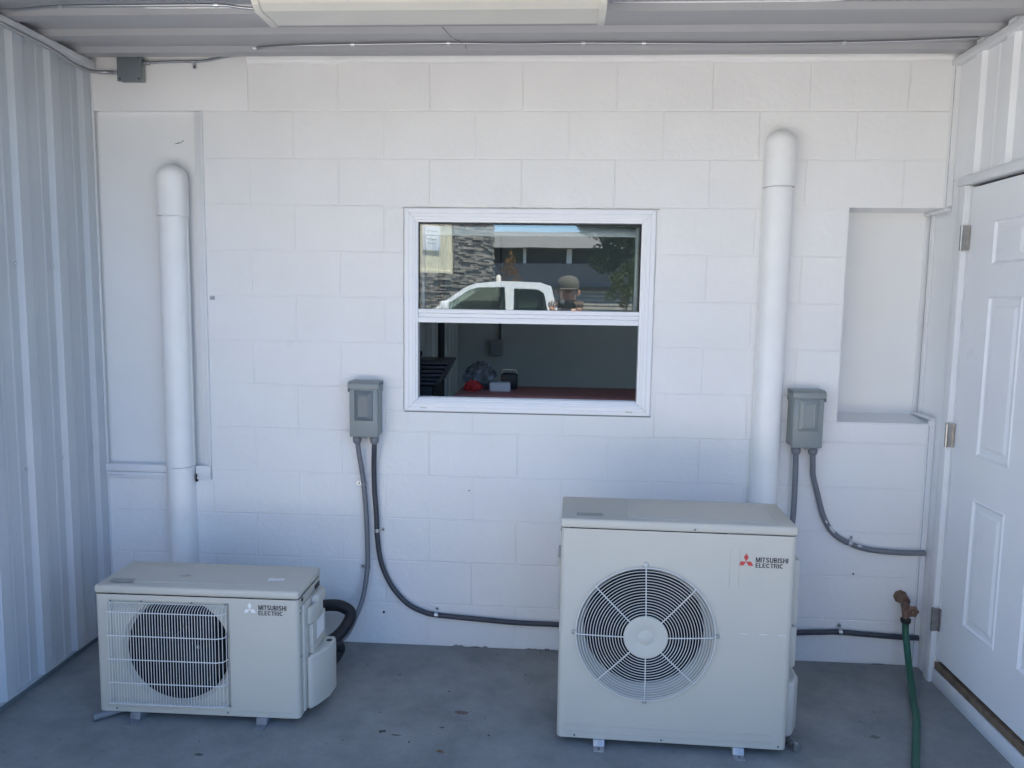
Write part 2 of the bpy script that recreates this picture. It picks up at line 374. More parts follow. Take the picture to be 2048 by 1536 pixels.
# small marks on the paint
b = MB(); b.add([(-.196,-.003,1.603),(-.172,-.003,1.603),(-.172,-.003,1.620),(-.196,-.003,1.619)], [(0,1,2,3)]); wp(b, 'tape_remnant', mat('old_tape', (.42, .43, .47), .7, vary=.4, vscale=160))
for (x, z, r) in [(.602, .155, .0055), (1.0, 1.55-.8, .003), (.55, .47+.41, .002), (2.74, .42, .004)]:
    b = MB(); b.lathe([(0, -.0028), (r, -.0028), (r, .001)], (x, 0, z), 'y', 10); wp(b, 'anchor_hole', M['dark'])
b = MB(); b.tube([(-.352,.0275,2.300),(-.336,.0275,2.304),(-.322,.0275,2.306),(-.312,.0275,2.316)], [.0012,.003,.0012,.003], 5); wp(b, 'scuff', M['cgrey'])
rc = random.Random(5)
for k in range(11):
    x = rc.choice([1.0, 1.2, 1.32, 1.38, .93, 2.6, 2.9, 1.12]) + rc.uniform(-.05, .05); wd = rc.uniform(.012, .04); ht = rc.uniform(.004, .012)
    b = MB(); b.add([(x-wd,-.0035,.0005),(x-wd*.3,-.0035,ht),(x+wd*.1,-.0035,ht*.7),(x+wd*.5,-.0035,ht*.9),(x+wd,-.0035,.0005)], [(0,1,2,3,4)]); wp(b, 'paint_chip', M['concrete'])

# ---- window (a part of the wall) ----------------------------------------
win = MB(); win.box(.702, .706, .03, .12, 1.116, 2.02); win.box(1.804, 1.808, .03, .12, 1.116, 2.02); win.box(.706, 1.804, .03, .12, 2.016, 2.02); win.box(.706, 1.804, .03, .12, 1.116, 1.120)
win = wp(win, 'window', M['vinyl'])
def wn(mb, name, m, **k):
    o = mb.build(name, m, **k); o.parent = win; return o
prof = [(0, -.03), (0, .010), (.004, .013), (.020, .013), (.0215, .0105), (.023, .013), (.038, .013), (.0395, .0105), (.041, .012), (.050, .010), (.0515, .006), (.060, .004), (.060, -.045)]
X0, X1, Z0, Z1 = .702, 1.808, 1.115, 2.021
pb = [(i*.88, h) for i, h in prof]
def mitre(side):
    b = MB(); V = []
    for i, h in prof:
        i2 = i
        c = [(X0+i2, Z0+i2*.9), (X1-i2, Z0+i2*.9), (X1-i2, Z1-i2), (X0+i2, Z1-i2)]
        e = .0007
        a_, b_ = {'bottom': (0, 1), 'right': (1, 2), 'top': (2, 3), 'left': (3, 0)}[side]
        p, q = c[a_], c[b_]; L = math.hypot(q[0]-p[0], q[1]-p[1]); dx, dz = (q[0]-p[0])/L*e, (q[1]-p[1])/L*e
        V += [(p[0]+dx, -h, p[1]+dz), (q[0]-dx, -h, q[1]-dz)]
    m_ = len(prof); b.add(V, [(2*i, 2*i+1, 2*i+3, 2*i+2) for i in range(m_-1)])
    return b
for s_ in ('bottom', 'right', 'top', 'left'): wn(mitre(s_), 'frame', M['vinyl'])
b = MB(); b.box(.7625, 1.7475, -.001, .03, 1.5165, 1.5405); b.box(.7625, 1.7475, .002, .03, 1.5412, 1.558); b.box(.7625, 1.7475, -.003, .03, 1.5588, 1.577); wn(b, 'meeting_rail', M['vinyl'], bevel=.0015)
b = MB(); b.box(.7625, 1.7475, .004, .012, 1.166, 1.176); b.box(.7625, 1.7475, .028, .034, 1.166, 1.172); b.box(.7625, 1.7475, .05, .056, 1.166, 1.176); b.box(.7625, 1.7475, .012, .1, 1.160, 1.166); wn(b, 'sill_track', M['vinyl'], bevel=.001)
b = MB(); b.box(.7615, .7665, .0105, .0285, 1.5775, 1.958); b.box(1.7435, 1.7485, .0105, .0285, 1.5775, 1.958); b.box(.767, 1.743, .0105, .0285, 1.952, 1.958); wn(b, 'glazing_gasket', M['rubber'])
b = MB(); b.box(.7625, 1.7475, .014, .018, 1.5785, 1.9565); wn(b, 'upper_pane', M['glass'])
# lower sash, pushed up behind the upper pane
b = MB(); b.box(.768, .782, .055, .085, 1.56, 1.948); b.box(1.728, 1.742, .055, .085, 1.56, 1.948); b.box(.782, 1.728, .055, .085, 1.908, 1.948); b.box(.782, 1.728, .055, .085, 1.53, 1.56); wn(b, 'raised_sash', M['vinyl'], bevel=.002)
b = MB(); b.box(.782, 1.728, .068, .072, 1.56, 1.908); wn(b, 'sash_pane', M['glass'])
b = MB()
for x in (.775, 1.70): b.box(x, x+.03, -.0134, -.011, 1.128, 1.134)
wn(b, 'weep_cover', M['caulk'])
def wobble_strip(x0, x1, z, hgt, y, seed, vert=False, n=60):
    b = MB(); V = []
    for i in range(n+1):
        t = x0+(x1-x0)*i/n; a = hgt*(.5+.9*abs(noise.noise(Vector((t*19, seed, 0))))); d = .002*noise.noise(Vector((t*9, seed, 5)))
        if vert: V += [(z+d, y, t), (z+d+a*.5, y-.003, t), (z+d+a, .003, t)]
        else: V += [(t, y, z+d), (t, y-.003, z+d+a*.5), (t, .003, z+d+a)]
    b.add(V, [(i*3+k, i*3+k+1, i*3+4+k, i*3+3+k) for i in range(n) for k in (0, 1)], True); return b
wn(wobble_strip(.694, 1.822, 2.0215, .008, -.003, 3), 'caulk_line', M['caulk'])
wn(wobble_strip(1.115, 2.024, 1.8085, .006, -.001, 8, True), 'caulk_line', M['block'])
wn(wobble_strip(1.115, 2.024, .694, .006, -.001, 9, True), 'caulk_line', M['block'])
b = MB(); b.box(.70, 1.812, -.0015, .01, 1.1085, 1.1135); wn(b, 'bottom_gap', M['boxdark'])

# ---- left sheet metal wall --------------------------------------------------
def ribbed(a0, a1, ribs, minor, top=.022, half=.026, slope=.012):
    """profile along a: list of (a, height)"""
    P = [(a0, 0)]
    ev = []
    for r in ribs:
        if a0+.04 < r < a1-.04: ev += [(r-half-slope, 0), (r-half, top), (r+half, top), (r+half+slope, 0)]
    for r in minor:
        if a0+.02 < r < a1-.02: ev += [(r-.012, 0), (r-.006, .003), (r+.006, .003), (r+.012, 0)]
    P += sorted(ev)
    P.append((a1, 0)); return P
RDL = -1.75                     # unseen end of the left wall, cut short to let daylight in past it
lw = thing('left_metal_wall', 'white ribbed sheet metal side wall on the left of the carport', 'wall', (XL, -1.2, 0))
def pin(o, root, loc):
    o.parent = root; o.matrix_parent_inverse = Matrix.Translation(loc).inverted(); return o
LW = (XL, -1.2, 0)
majors = [-.0375-.2235*k for k in range(12)]
minors = [m_-.2235*f for m_ in majors for f in (.36, .66)]
yb = [.05, -.149, -1.043, RDL]
for i in range(3):
    y1, y0 = yb[i], yb[i+1]
    P = ribbed(y0, y1, majors, minors)
    b = MB(); V = []
    off = .0006*i
    for a, h in P: V += [(XL+h+off, a, .042), (XL+h+off, a, 2.672)]
    b.add(V, [(2*k, 2*k+2, 2*k+3, 2*k+1) for k in range(len(P)-1)])
    for r in majors:      # closed rib ends at the foot
        if y0+.04 < r < y1-.04: b.add([(XL+off, r-.038, .042), (XL+.022+off, r-.026, .042), (XL+.022+off, r+.026, .042), (XL+off, r+.038, .042)], [(0,1,2,3)])
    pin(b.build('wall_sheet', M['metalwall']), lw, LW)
b = MB(); b.box(XL-.10, XL-.004, RDL, .05, 0, 2.9); pin(b.build('wall_core', M['trim']), lw, LW)
b = MB(); b.box(XL-.004, XL-.0035, RDL, .0, .0, .042); pin(b.build('foot_gap', M['boxdark']), lw, LW)
b = MB(); b.box(XL-.0035, XL+.006, RDL, -.004, .0285, .0415); pin(b.build('base_channel', M['metalwall']), lw, LW)
b = MB(); b.box(XL+.001, XL+.012, -.012, -.0045, .0, 2.62); b.box(XL+.016, XL+.028, -.006, -.0005, 0.0, 2.62); pin(b.build('corner_channel', M['trim']), lw, LW)
b = MB(); b.box(XL+.0120, XL+.0160, -.005, -.001, 0, 2.62); pin(b.build('corner_gap', M['rubber']), lw, LW)
b = MB(); b.box(XL+.001, XL+.048, RDL, -.003, 2.618, 2.648); pin(b.build('ceiling_trim', M['trim'], bevel=.003), lw, LW)
scr = MB(); scr.lathe([(0, .0075), (.003, .007), (.0055, .004), (.0055, .002), (.0075, .001), (.0075, 0)], axis='x', n=10); scr0 = None
for k in range(6):
    for z in (1.737, .919):
        y = -.0845-.2245*k
        if scr0 is None: scr0 = scr.build('screw', M['galv']); o = scr0
        else: o = scr0.copy(); C.objects.link(o)
        o.parent = lw; o.location = (.0035, y+1.2, z)

# ---- right wall with the door -------------------------------------------------
rw = thing('right_wall', 'white metal clad side wall with the white panelled door at right', 'wall', (XR, -1.2, 0))
RW = (XR, -1.2, 0)
rp = lambda o: pin(o, rw, RW)
rm = [-.185-.222*k for k in range(10)]; rmin = [m_-.222*.5 for m_ in rm]
def sheet_right(y0, y1, z0, z1, x=XR):
    P = ribbed(y0, y1, rm, rmin, top=.02, half=.024, slope=.01); b = MB(); V = []
    for a, h in P: V += [(x-h, a, z0), (x-h, a, z1)]
    b.add(V, [(2*k, 2*k+2, 2*k+3, 2*k+1) for k in range(len(P)-1)])
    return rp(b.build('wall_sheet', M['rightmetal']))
sheet_right(RD, 0, 2.150, 2.672)
sheet_right(RD, -1.158, .0, 2.149)
b = MB(); b.box(XR+.001, XR+.012, -.098, .002, 0, 2.149); rp(b.build('wall_flat', M['rightmetal']))
b = MB(); b.box(XR-.0, XR+.01, -.060, -.045, 0, 2.148); rp(b.build('wall_rib', M['rightmetal'], bevel=.003))
b = MB(); b.box(XR+.012, XR+.11, .0021, .19, NI[2], NI[3]); rp(b.build('niche_side', M['rightmetal']))
b = MB(); b.box(XR+.03, XR+.15, RD, 0, 2.2, 2.9); b.box(XR+.03, XR+.15, RD, -1.16, 0, 2.2); b.box(XR+.03, XR+.15, -.10, 0, 0, 2.2); b.box(XR+.09, XR+.15, -1.16, -.1, 0, 2.2); rp(b.build('wall_core', M['trim']))
# corner trims, stepping round the niche
b = MB()
for z0, z1 in ((0.0, 1.098), (2.045, 2.62)):
    b.box(XR-.030, XR-.0225, -.0045, -.0008, z0, z1); b.box(XR-.0220, XR-.0005, -.013, -.006, z0, z1)
rp(b.build('corner_trim', M['trim']))
b = MB(); b.box(XR-.0225, XR-.0220, -.006, -.0008, 0, 1.098); b.box(XR-.0225, XR-.0220, -.006, -.0008, 2.045, 2.62); rp(b.build('corner_gap', M['boxdark']))
b = MB(); b.box(XR+.0005, XR+.0115, .150, .171, 1.13, 2.03); b.box(XR-.016, XR+.0115, .181, .1895, 1.13, 2.03); rp(b.build('niche_trim', M['trim']))
b = MB(); b.box(XR+.004, XR+.0115, .1712, .1808, 1.13, 2.03); rp(b.build('niche_gap', M['rubber']))
b = MB(); b.box(XR-.026, XR-.0005, -.014, .189, 2.022, 2.0365); b.box(XR-.020, XR-.0005, -.016, .189, 1.1265, 1.1385); b.box(XR-.0265, XR-.0005, -.016, -.0006, 1.0985, 1.126); rp(b.build('niche_return', M['trim'], bevel=.002))
b = MB(); b.box(XR-.036, XR-.001, RD, -.003, 2.618, 2.648); rp(b.build('ceiling_trim', M['trim'], bevel=.003))
# jambs and head of the door frame
b = MB(); b.box(XR-.018, XR+.06, -.152, -.0985, 0, 2.112); rp(b.build('door_jamb', M['trim'], bevel=.003))
b = MB(); b.box(XR-.018, XR+.06, -1.155, -1.100, 0, 2.112); rp(b.build('door_jamb', M['trim'], bevel=.003))
b = MB(); b.box(XR-.024, XR+.06, -1.175, -.092, 2.1125, 2.149); rp(b.build('door_head', M['trim'], bevel=.004))
b = MB(); b.box(XR+.004, XR+.05, -.163, -.1525, .02, 2.106); b.box(XR+.004, XR+.05, -1.0995, -1.088, .02, 2.106); rp(b.build('door_stop', M['trim']))
b = MB(); b.box(XR+.03, XR+.05, -1.088, -.163, 2.1, 2.112); b.box(XR+.036, XR+.06, -1.088, -.163, .09, 2.112); rp(b.build('door_gap', M['rubber']))
b = MB(); b.box(XR-.004, XR+.008, -1.16, -.154, .0005, .066); rp(b.build('door_fascia', M['trim'], bevel=.002))
b = MB(); b.box(XR+.002, XR+.07, -1.10, -.1545, .0665, .098); rp(b.build('wood_sill', M['wood'], bevel=.002))
# door slab with six raised panels
D0, D1, DZ0, DZ1, DX = -1.084, -.166, .116, 2.100, XR+.006
cols = [(-.578, -.350), (-.968, -.728)]; rows = [(.338, .866), (1.036, 1.664), (1.782, 1.954)]
ys = sorted({D0, D1, *[c for q in cols for c in q]}); zs = sorted({DZ0, DZ1, *[c for q in rows for c in q]})
b = MB()
for i in range(len(ys)-1):
    for j in range(len(zs)-1):
        if (ys[i], ys[i+1]) in cols and (zs[j], zs[j+1]) in rows: continue
        b.add([(DX, ys[i], zs[j]), (DX, ys[i+1], zs[j]), (DX, ys[i+1], zs[j+1]), (DX, ys[i], zs[j+1])], [(0,1,2,3)])
b.add([(DX,D0,DZ0),(DX,D1,DZ0),(DX,D1,DZ1),(DX,D0,DZ1),(DX+.028,D0,DZ0),(DX+.028,D1,DZ0),(DX+.028,D1,DZ1),(DX+.028,D0,DZ1)], [(0,1,5,4),(1,2,6,5),(2,3,7,6),(3,0,4,7),(4,5,6,7)])
door = b.build('door', M['doorpaint'], recalc=False); rp(door)
door['label'] = 'white six panel steel door with worn nickel hinges'
for c_ in cols:
    for r_ in rows:
        b = MB(); b.rings((c_[0], c_[1], r_[0], r_[1]), [(0, 0), (.006, .004), (.013, -.003), (.017, -.005), (.034, -.005), (.046, .001), (.050, .0015)], RT(DX))
        o = b.build('panel', M['doorpaint']); o.parent = door
for k, z in enumerate((1.900, 1.088, .287)):
    b = MB(); b.tube([(XR-.022, -.160, z-.051), (XR-.022, -.160, z+.051)], .0065, 10)
    for q in range(5): b.lathe([(.0072, -.0092), (.0072, .0092)], (XR-.022, -.160, z-.0408+.0204*q), 'z', 10)
    b.box(XR+.001, XR+.004, -.176, -.166, z-.05, z+.05); b.box(XR-.018, XR+.004, -.1660, -.164, z-.05, z+.05)
    o = b.build('hinge', M['nickel']); o.parent = door
b = MB(); b.lathe([(.032, 0), (.032, -.006), (.012, -.012), (.012, -.035), (.026, -.045), (.029, -.058), (.02, -.07), (0, -.072)], (DX, -1.02, 1.0), 'x', 20); o = b.build('door_knob', M['nickel']); o.parent = door

# ---- roof ---------------------------------------------------------------------
rf = thing('carport_roof', 'low grey ribbed metal carport ceiling over the outdoor units', 'roof', (1.15, -1.2, CZ)); RF = (1.15, -1.2, CZ)
rp2 = lambda o: pin(o, rf, RF)
cm = [-.095-.2225*k for k in range(11)]; cmin = []
yb = [.02, -.203, -1.093, -1.983, RD]
for i in range(4):
    P = ribbed(yb[i+1], yb[i], cm, cmin, top=.021, half=.030, slope=.016); b = MB(); V = []; n = 12
    for k in range(n+1):
        x = XL+(XR-XL)*k/n
        for a, h in P: V.append((x, a, CZ-h-.0006*i+.0012*noise.noise(Vector((x*1.5, a*2, 3)))))
    m_ = len(P)
    b.add(V, [(k*m_+j, k*m_+j+1, (k+1)*m_+j+1, (k+1)*m_+j) for k in range(n) for j in range(m_-1)])
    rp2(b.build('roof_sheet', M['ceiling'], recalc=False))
b = MB(); b.box(XL-.15, XR+.2, RD-.02, .2, CZ+.03, CZ+.16); rp2(b.build('roof_deck', M['trim']))
b = MB(); b.box(XL-.15, XR+.2, RD-.05, RD-.0205, CZ-.03, CZ+.2); rp2(b.build('roof_fascia', M['trim']))
for (x0, x1, y, z) in [(.15, .36, -.60, .0), (-.2, .37, -.583, .0), (.34, .42, -.05, 0), (.45, .52, -.052, 0), (1.56, 2.36, -.598, 0), (1.7, 1.78, -.56, 0)]:
    b = MB(); n = 14
    b.tube([(x0+(x1-x0)*i/n, y+.002*noise.noise(Vector((i*.7, x0, 0))), CZ-.001) for i in range(n+1)], [.0005+.0035*abs(math.sin(PI*i/n))**.4 for i in range(n+1)], 6); rp2(b.build('caulk_smear', M['block']))
b = MB(); b.tube([(.93,-.42,CZ-.0215),(.95,-.30,CZ-.0218),(.985,-.16,CZ-.004),(.99,-.10,CZ-.0215)], .0012, 5); rp2(b.build('loose_wire', M['rubber']))

# ================================================================= FIXTURES
# fluorescent wrap fixture
fx = thing('ceiling_light', 'long unlit wraparound fluorescent light on the ceiling', 'light fixture', (.948, -.76, CZ)); 
fp = [(.070, -.055), (.088, -.078), (.082, -.094), (.066, -.104), (-.072, -.104), (-.100, -.088), (-.108, -.055)]   # (y, z) lens section
b = MB(); V = []
for x in (-.558, .558):
    for a, z in fp: V.append((x, a, z))
n = len(fp); b.add(V, [(k, k+1, n+k+1, n+k) for k in range(n-1)]); b.build('lens', M['lens'], fx, bevel=0)
b = MB(); b.prism([(.095, -.022), (.090, -.055), (-.112, -.055), (-.118, -.022)], lambda a, z, h: (h, a, z), -.557, .557); b.build('housing', M['trim'], fx, bevel=.002)
for s_ in (-1, 1):
    q = [(.098, -.022)]+[(a*1.06, z*1.04-.001) for a, z in fp]+[(-.12, -.022)]
    b = MB(); b.prism(q, lambda a, z, h: (h, a, z), s_*.558, s_*.583); b.build('end_cap', M['lens'], fx, bevel=.003)

def cable_run(name, label, cat, pts, r, m, group=None, k=6, n=10, ring=False):
    P = smooth_path(pts, k); b = MB()
    if ring:
        Q = []; R = []; 
        L = 0; acc = [0]
        for i in range(1, len(P)): L += (P[i]-P[i-1]).length; acc.append(L)
        N = int(L/.0035); j = 0
        for i in range(N+1):
            s_ = L*i/N
            while j < len(P)-2 and acc[j+1] < s_: j += 1
            t = (s_-acc[j])/max(1e-9, acc[j+1]-acc[j]); Q.append(P[j].lerp(P[j+1], t)); R.append(r*(1.0 if i % 2 else .84))
        b.tube(Q, R, n)
    else: b.tube(P, r, n)
    o = b.build(name, m); tag(o, label, cat, group); return o
def strap(x, y, z, ang, r, parent, side=1, plane='wall', m=None):
    """one-hole strap: a saddle over the cable (direction ang in the x-z plane) and a tab with a screw"""
    b = MB(); V = []; n = 10; wd = .008
    prof_ = [(math.cos(PI*i/n)*(r+.0016), math.sin(PI*i/n)*(r+.0016)) for i in range(n+1)]
    prof_ = [(r+.0016, -r*.9)]+prof_+[(-(r+.0016), -r*.9)]
    for s_ in (-wd, wd):
        for a, h in prof_: V.append((s_, a, h))
    m_ = len(prof_); F = [(i, i+1, m_+i+1, m_+i) for i in range(m_-1)]
    tab = [(-.008, side*(r+.0012), -r*.9), (.008, side*(r+.0012), -r*.9), (.008, side*(r+.022), -r*.95), (-.008, side*(r+.022), -r*.95)]
    def tr(p):
        a, b_, h = p; c, s2 = math.cos(ang), math.sin(ang); u, v_ = a*c-b_*s2, a*s2+b_*c
        return (x+u, y-h, z+v_) if plane == 'wall' else (x+u, y+v_, z-h)
    b.add([tr(p) for p in V], F, True); b.add([tr(p) for p in tab], [(0,1,2,3)])
    o = b.build('strap', M['galv'] if m is None else m, recalc=False); o.parent = parent
    c0 = Vector(tr((0, side*(r+.013), -r*.9))); d = Vector(tr((0, side*(r+.013), 0)))-c0; d.normalize()
    s = MB(); s.tube([c0, c0+d*.004], [.0055, .004], 8); q = s.build('screw', M['cgrey']); q.parent = o
    return o
# junction box top left
jb = thing('junction_box', 'square dark grey metal junction box in the top left corner', 'electrical box', (-.512, 0, 2.610))
b = MB(); b.box(-.052, .052, -.040, -.004, -.052, .052); b.build('box_body', M['boxgrey'], jb, bevel=.003)
b = MB(); b.box(-.056, .056, -.046, -.0405, -.056, .056); b.build('cover', M['boxdark'], jb, bevel=.004)
for sx, sz in ((1, 1), (-1, -1), (1, -1)):
    s = MB(); s.lathe([(0, -.0495), (.004, -.0485), (.004, -.046)], (sx*.043, 0, sz*.045), 'y', 8); s.build('screw', M['rubber'], jb)
for sx, z in ((-1, -.012), (1, .028)):
    s = MB(); s.tube([(sx*.0525, -.022, z), (sx*.063, -.022, z), (sx*.064, -.022, z), (sx*.080, -.022, z)], [.012, .012, .009, .009], 10); s.build('connector', M['galv'], jb)
cable_run('steel_conduit', 'bent steel conduit along the left ceiling trim into the junction box', 'conduit',
          [(-.655,-1.7,2.602),(-.660,-1.0,2.602),(-.664,-.70,2.603),(-.668,-.45,2.603),(-.672,-.32,2.600),(-.678,-.20,2.590),(-.675,-.10,2.588),(-.655,-.045,2.594),(-.628,-.026,2.598),(-.592,-.022,2.598)], .0085, M['armour'])
ac = cable_run('armoured_cable', 'flexible metal cable along the top of the wall from the junction box', 'cable',
          [(-.432,-.022,2.638),(-.38,-.020,2.642),(-.30,-.016,2.645),(-.232,-.014,2.645),(-.17,-.016,2.65),(-.09,-.03,2.660),(.02,-.06,2.664),(.08,-.13,2.6635),(.30,-.165,2.664),(.52,-.175,2.664),(.92,-.185,2.664),(1.2,-.172,2.664),(1.47,-.178,2.664),(1.714,-.172,2.664),(2.1,-.160,2.664),(2.507,-.168,2.664),(2.8,-.19,2.664),(3.0,-.215,2.664)], .0062, M['armour'], ring=True)
for (x, y) in [(.09, -.134), (.52, -.175), (.92, -.185), (1.47, -.178), (1.714, -.172), (2.507, -.168)]: strap(x, y, 2.664, 0, .0064, ac, 1, 'ceil')
strap(-.234, -.014, 2.645, 0, .0064, ac, -1)
ac2 = cable_run('armoured_cable', 'flexible metal cable across the ceiling into the fluorescent light', 'cable',
          [(-.70,-.66,2.640),(-.60,-.655,2.642),(-.404,-.685,2.642),(-.1,-.688,2.642),(.169,-.685,2.642),(.25,-.665,2.640),(.35,-.665,2.632)], .0062, M['armour'], ring=True)
strap(.169, -.685, 2.642, 0, .0064, ac2, 1, 'ceil'); strap(-.40, -.685, 2.642, 0, .0064, ac2, 1, 'ceil')

# line-set covers (D-shaped ducts with an end cap)
def duct(label, x, ztop, zbot, zcap, zjoint, seam, w0=.132, d0=.088):
    t = thing('line_set_cover', label, 'duct cover', (x, 0, zbot), 0, 'white line-set covers on the wall')
    def sec(wd, dp, n=14):
        P = [(-wd/2, 0), (-wd/2, -dp*.42)]
        for i in range(1, n): a = PI-PI*i/n; P.append((math.cos(a)*wd/2, -dp*.42-math.sin(a)*dp*.58))
        return P+[(wd/2, -dp*.42), (wd/2, 0)]
    def run(z0, z1, wd, dp, name, wob=0):
        P = sec(wd, dp); m_ = len(P); V = []
        for z in (z0, z1):
            for i, (a, y) in enumerate(P): V.append((a, y, z-zbot + (wob*math.sin(i*.45) if z == z1 and wob else 0)))
        b = MB(); b.add(V, [(i, i+1, m_+i+1, m_+i) for i in range(m_-1)], True); b.add(V, [tuple(range(m_, 2*m_))]) 
        return b.build(name, M['duct'], t)
    run(zbot, zjoint-.001, w0*.985, d0*.975, 'lower_cover'); run(zjoint+.0015, zcap-.001, w0, d0, 'upper_cover')
    # side flange line
    for s_ in ((seam,) if seam else ()):
        b = MB(); b.box(s_*w0/2-.002 if s_ > 0 else -w0/2-.003, s_*w0/2+.003 if s_ > 0 else -w0/2+.002, -.018, -.006, zjoint-zbot, zcap-zbot-.005); b.build('flange', M['duct'], t, bevel=.0015)
    # end cap: straight skirt, domed shoulders closing on the wall
    b = MB(); wd, dp = w0+.008, d0+.006; P = sec(wd, dp, 16); m_ = len(P); V = []; R = []
    Ht = ztop-wd/2-zcap
    R.append([(a, y, zcap-zbot) for a, y in P]); R.append([(a, y, zcap+Ht-zbot) for a, y in P])
    for j in range(1, 9):
        t_ = j/8*PI/2; R.append([(a*math.cos(t_) if True else a, y*(1-.75*(1-math.cos(t_))**1.3), zcap+Ht-zbot+math.sin(t_)*wd/2) for a, y in P])
    for r_ in R: V += r_
    b.add(V, [(j*m_+i, j*m_+i+1, (j+1)*m_+i+1, (j+1)*m_+i) for j in range(len(R)-1) for i in range(m_-1)], True)
    b.build('end_cap', M['duct'], t)
    s = MB(); s.lathe([(0, 0.004), (.004, .003), (.004, 0)], (seam*wd*.46, -.036, zcap-zbot+.032), 'x', 8); s.build('screw', M['cgrey'], t)
    return t
duct('left line-set cover, the shorter one, in front of the sealed window', -.345, 2.200, .06, 1.972, .833, 1, .118, .086)
duct('tall line-set cover rising behind the larger outdoor unit', 2.318, 2.353, .06, 2.115, .60, -1, .116, .084)

# disconnect boxes
def disconnect(label, x, z0, tilt, light):
    t = thing('disconnect_box', label, 'electrical box', (x, 0, z0), 0, 'grey disconnect boxes on the wall')
    b = MB(); b.box(-.066, .066, -.078, -.003, .002, .228); b.build('box_body', M['boxgrey'], t, bevel=.004)
    b = MB(); b.box(-.064, .064, -.090, -.079, -.004, .212)
    b.build('door_cover', M['boxgrey'], t, bevel=.004)
    b = MB(); b.prism([(.002, .246), (-.075, .246), (-.096, .236), (-.096, .212), (-.0915, .212), (-.0915, .2305), (-.0, .2305)], lambda a, b_, h: (h, a, b_), -.070, .070); b.build('hood', M['boxgrey'], t, bevel=.002)
    for s_ in (-1, 1):
        b = MB(); b.box(*(sorted((s_*.0665, s_*.070))), -.094, -.004, .198, .236); b.build('hood_cheek', M['boxgrey'], t, bevel=.001)
    b = MB(); b.rings((-.041, .043, .070, .205), [(0, .0), (.001, .002), (.002, .0), (.016, .007), (.019, .0075), (.024, .006)], FR(-.0902)); b.build('embossed_panel', M['boxdark'] if not light else M['boxgrey'], t)
    b = MB(); b.box(-.010, .012, -.092, -.078, -.009, -.0045); b.build('latch', M['boxgrey'], t)
    return t
disconnect('grey disconnect box left of the window, dark embossed door', .533, 1.006, 0, False)
disconnect('grey disconnect box beside the tall line-set cover, right of the window', 2.477, 1.008, 0, True)
def conduit(label, pts, r, m, conn=None, straps=(), group='liquid-tight conduits on the wall', smears=()):
    o = cable_run('conduit', label, 'conduit', pts, r, m, group, n=12)
    if conn:
        x, y, z = conn; b = MB(); b.lathe([(.019, .024), (.019, .012), (.0205, .010), (.0205, -.002), (.017, -.014), (.0125, -.018)], (x, y, z), 'z', 14); q = b.build('connector', M['cgrey']); q.parent = o
    for s_ in straps: strap(*s_[:4], r, o, s_[4])
    for (p0, p1, rr) in smears:
        b = MB(); a = Vector(p0); c = Vector(p1); b.tube([a+(c-a)*i/6 for i in range(7)], [rr*math.sin(PI*(i+.4)/6.8) for i in range(7)], 8); q = b.build('paint_smear', M['cpaint']); q.parent = o
    return o
Y = -.030
conduit('grey conduit from the left disconnect box to the smaller unit',
        [(.494,-.05,.985),(.499,-.042,.92),(.506,-.032,.86),(.515,Y+.008,.767),(.526,Y+.008,.627),(.532,Y+.005,.461),(.531,Y,.365),(.516,-.05,.244),(.492,-.09,.165),(.463,-.14,.10),(.42,-.22,.08),(.36,-.30,.10)], .0115, M['cgrey'], (.494,-.05,.983),
        [(.5145, -.02, .772, PI/2, 1), (.5315, -.023, .378, PI/2, 1)])
conduit('dark conduit from the left disconnect box curving down to the larger unit',
        [(.573,-.05,.985),(.569,-.042,.92),(.565,-.030,.862),(.565,-.022,.745),(.573,-.020,.628),(.578,-.020,.51),(.598,-.020,.391),(.648,-.020,.285),(.719,-.020,.208),(.790,-.018,.172),(.853,-.017,.158),(1.059,-.018,.145),(1.245,-.020,.136),(1.50,-.020,.134),(1.80,-.06,.134),(1.92,-.20,.15),(1.95,-.34,.20),(1.95,-.46,.24)], .0120, M['cdark'], (.573,-.05,.983),
        [(.576, -.020, .555, PI/2+.03, -1), (.853, -.017, .158, -.06, 1)])
conduit('short grey conduit dropping from the right disconnect box behind the larger unit',
        [(2.443,-.05,.985),(2.447,-.045,.90),(2.450,-.04,.80),(2.447,-.05,.70),(2.43,-.08,.58),(2.40,-.16,.45),(2.34,-.28,.36),(2.27,-.36,.33),(2.20,-.42,.32)], .0125, M['cgrey'], (2.443,-.05,.985))
conduit('paint-spattered grey conduit from the right disconnect box into the corner trim',
        [(2.515,-.05,.985),(2.522,-.040,.92),(2.530,-.028,.87),(2.553,-.022,.794),(2.589,-.020,.682),(2.637,-.018,.608),(2.709,-.017,.565),(2.797,-.018,.540),(2.927,-.020,.531),(3.035,-.022,.534)], .0125, M['cgrey'], (2.515,-.05,.985),
        [(2.709, -.017, .566, -.40, 1)], smears=[((2.590,-.0275,.676),(2.606,-.0275,.652),.006),((2.610,-.0275,.648),(2.640,-.0275,.611),.0075),((2.735,-.0245,.560),(2.765,-.0245,.553),.006)])
conduit('dark conduit leaving the larger unit low along the wall to the right corner',
        [(2.05,-.46,.24),(2.06,-.34,.19),(2.12,-.18,.14),(2.25,-.07,.128),(2.40,-.03,.134),(2.50,-.020,.142),(2.60,-.018,.148),(2.69,-.017,.152),(2.80,-.018,.147),(2.953,-.020,.141),(3.034,-.022,.141)], .0125, M['cdark'], None, [(2.692, -.017, .152, 0, 1)])

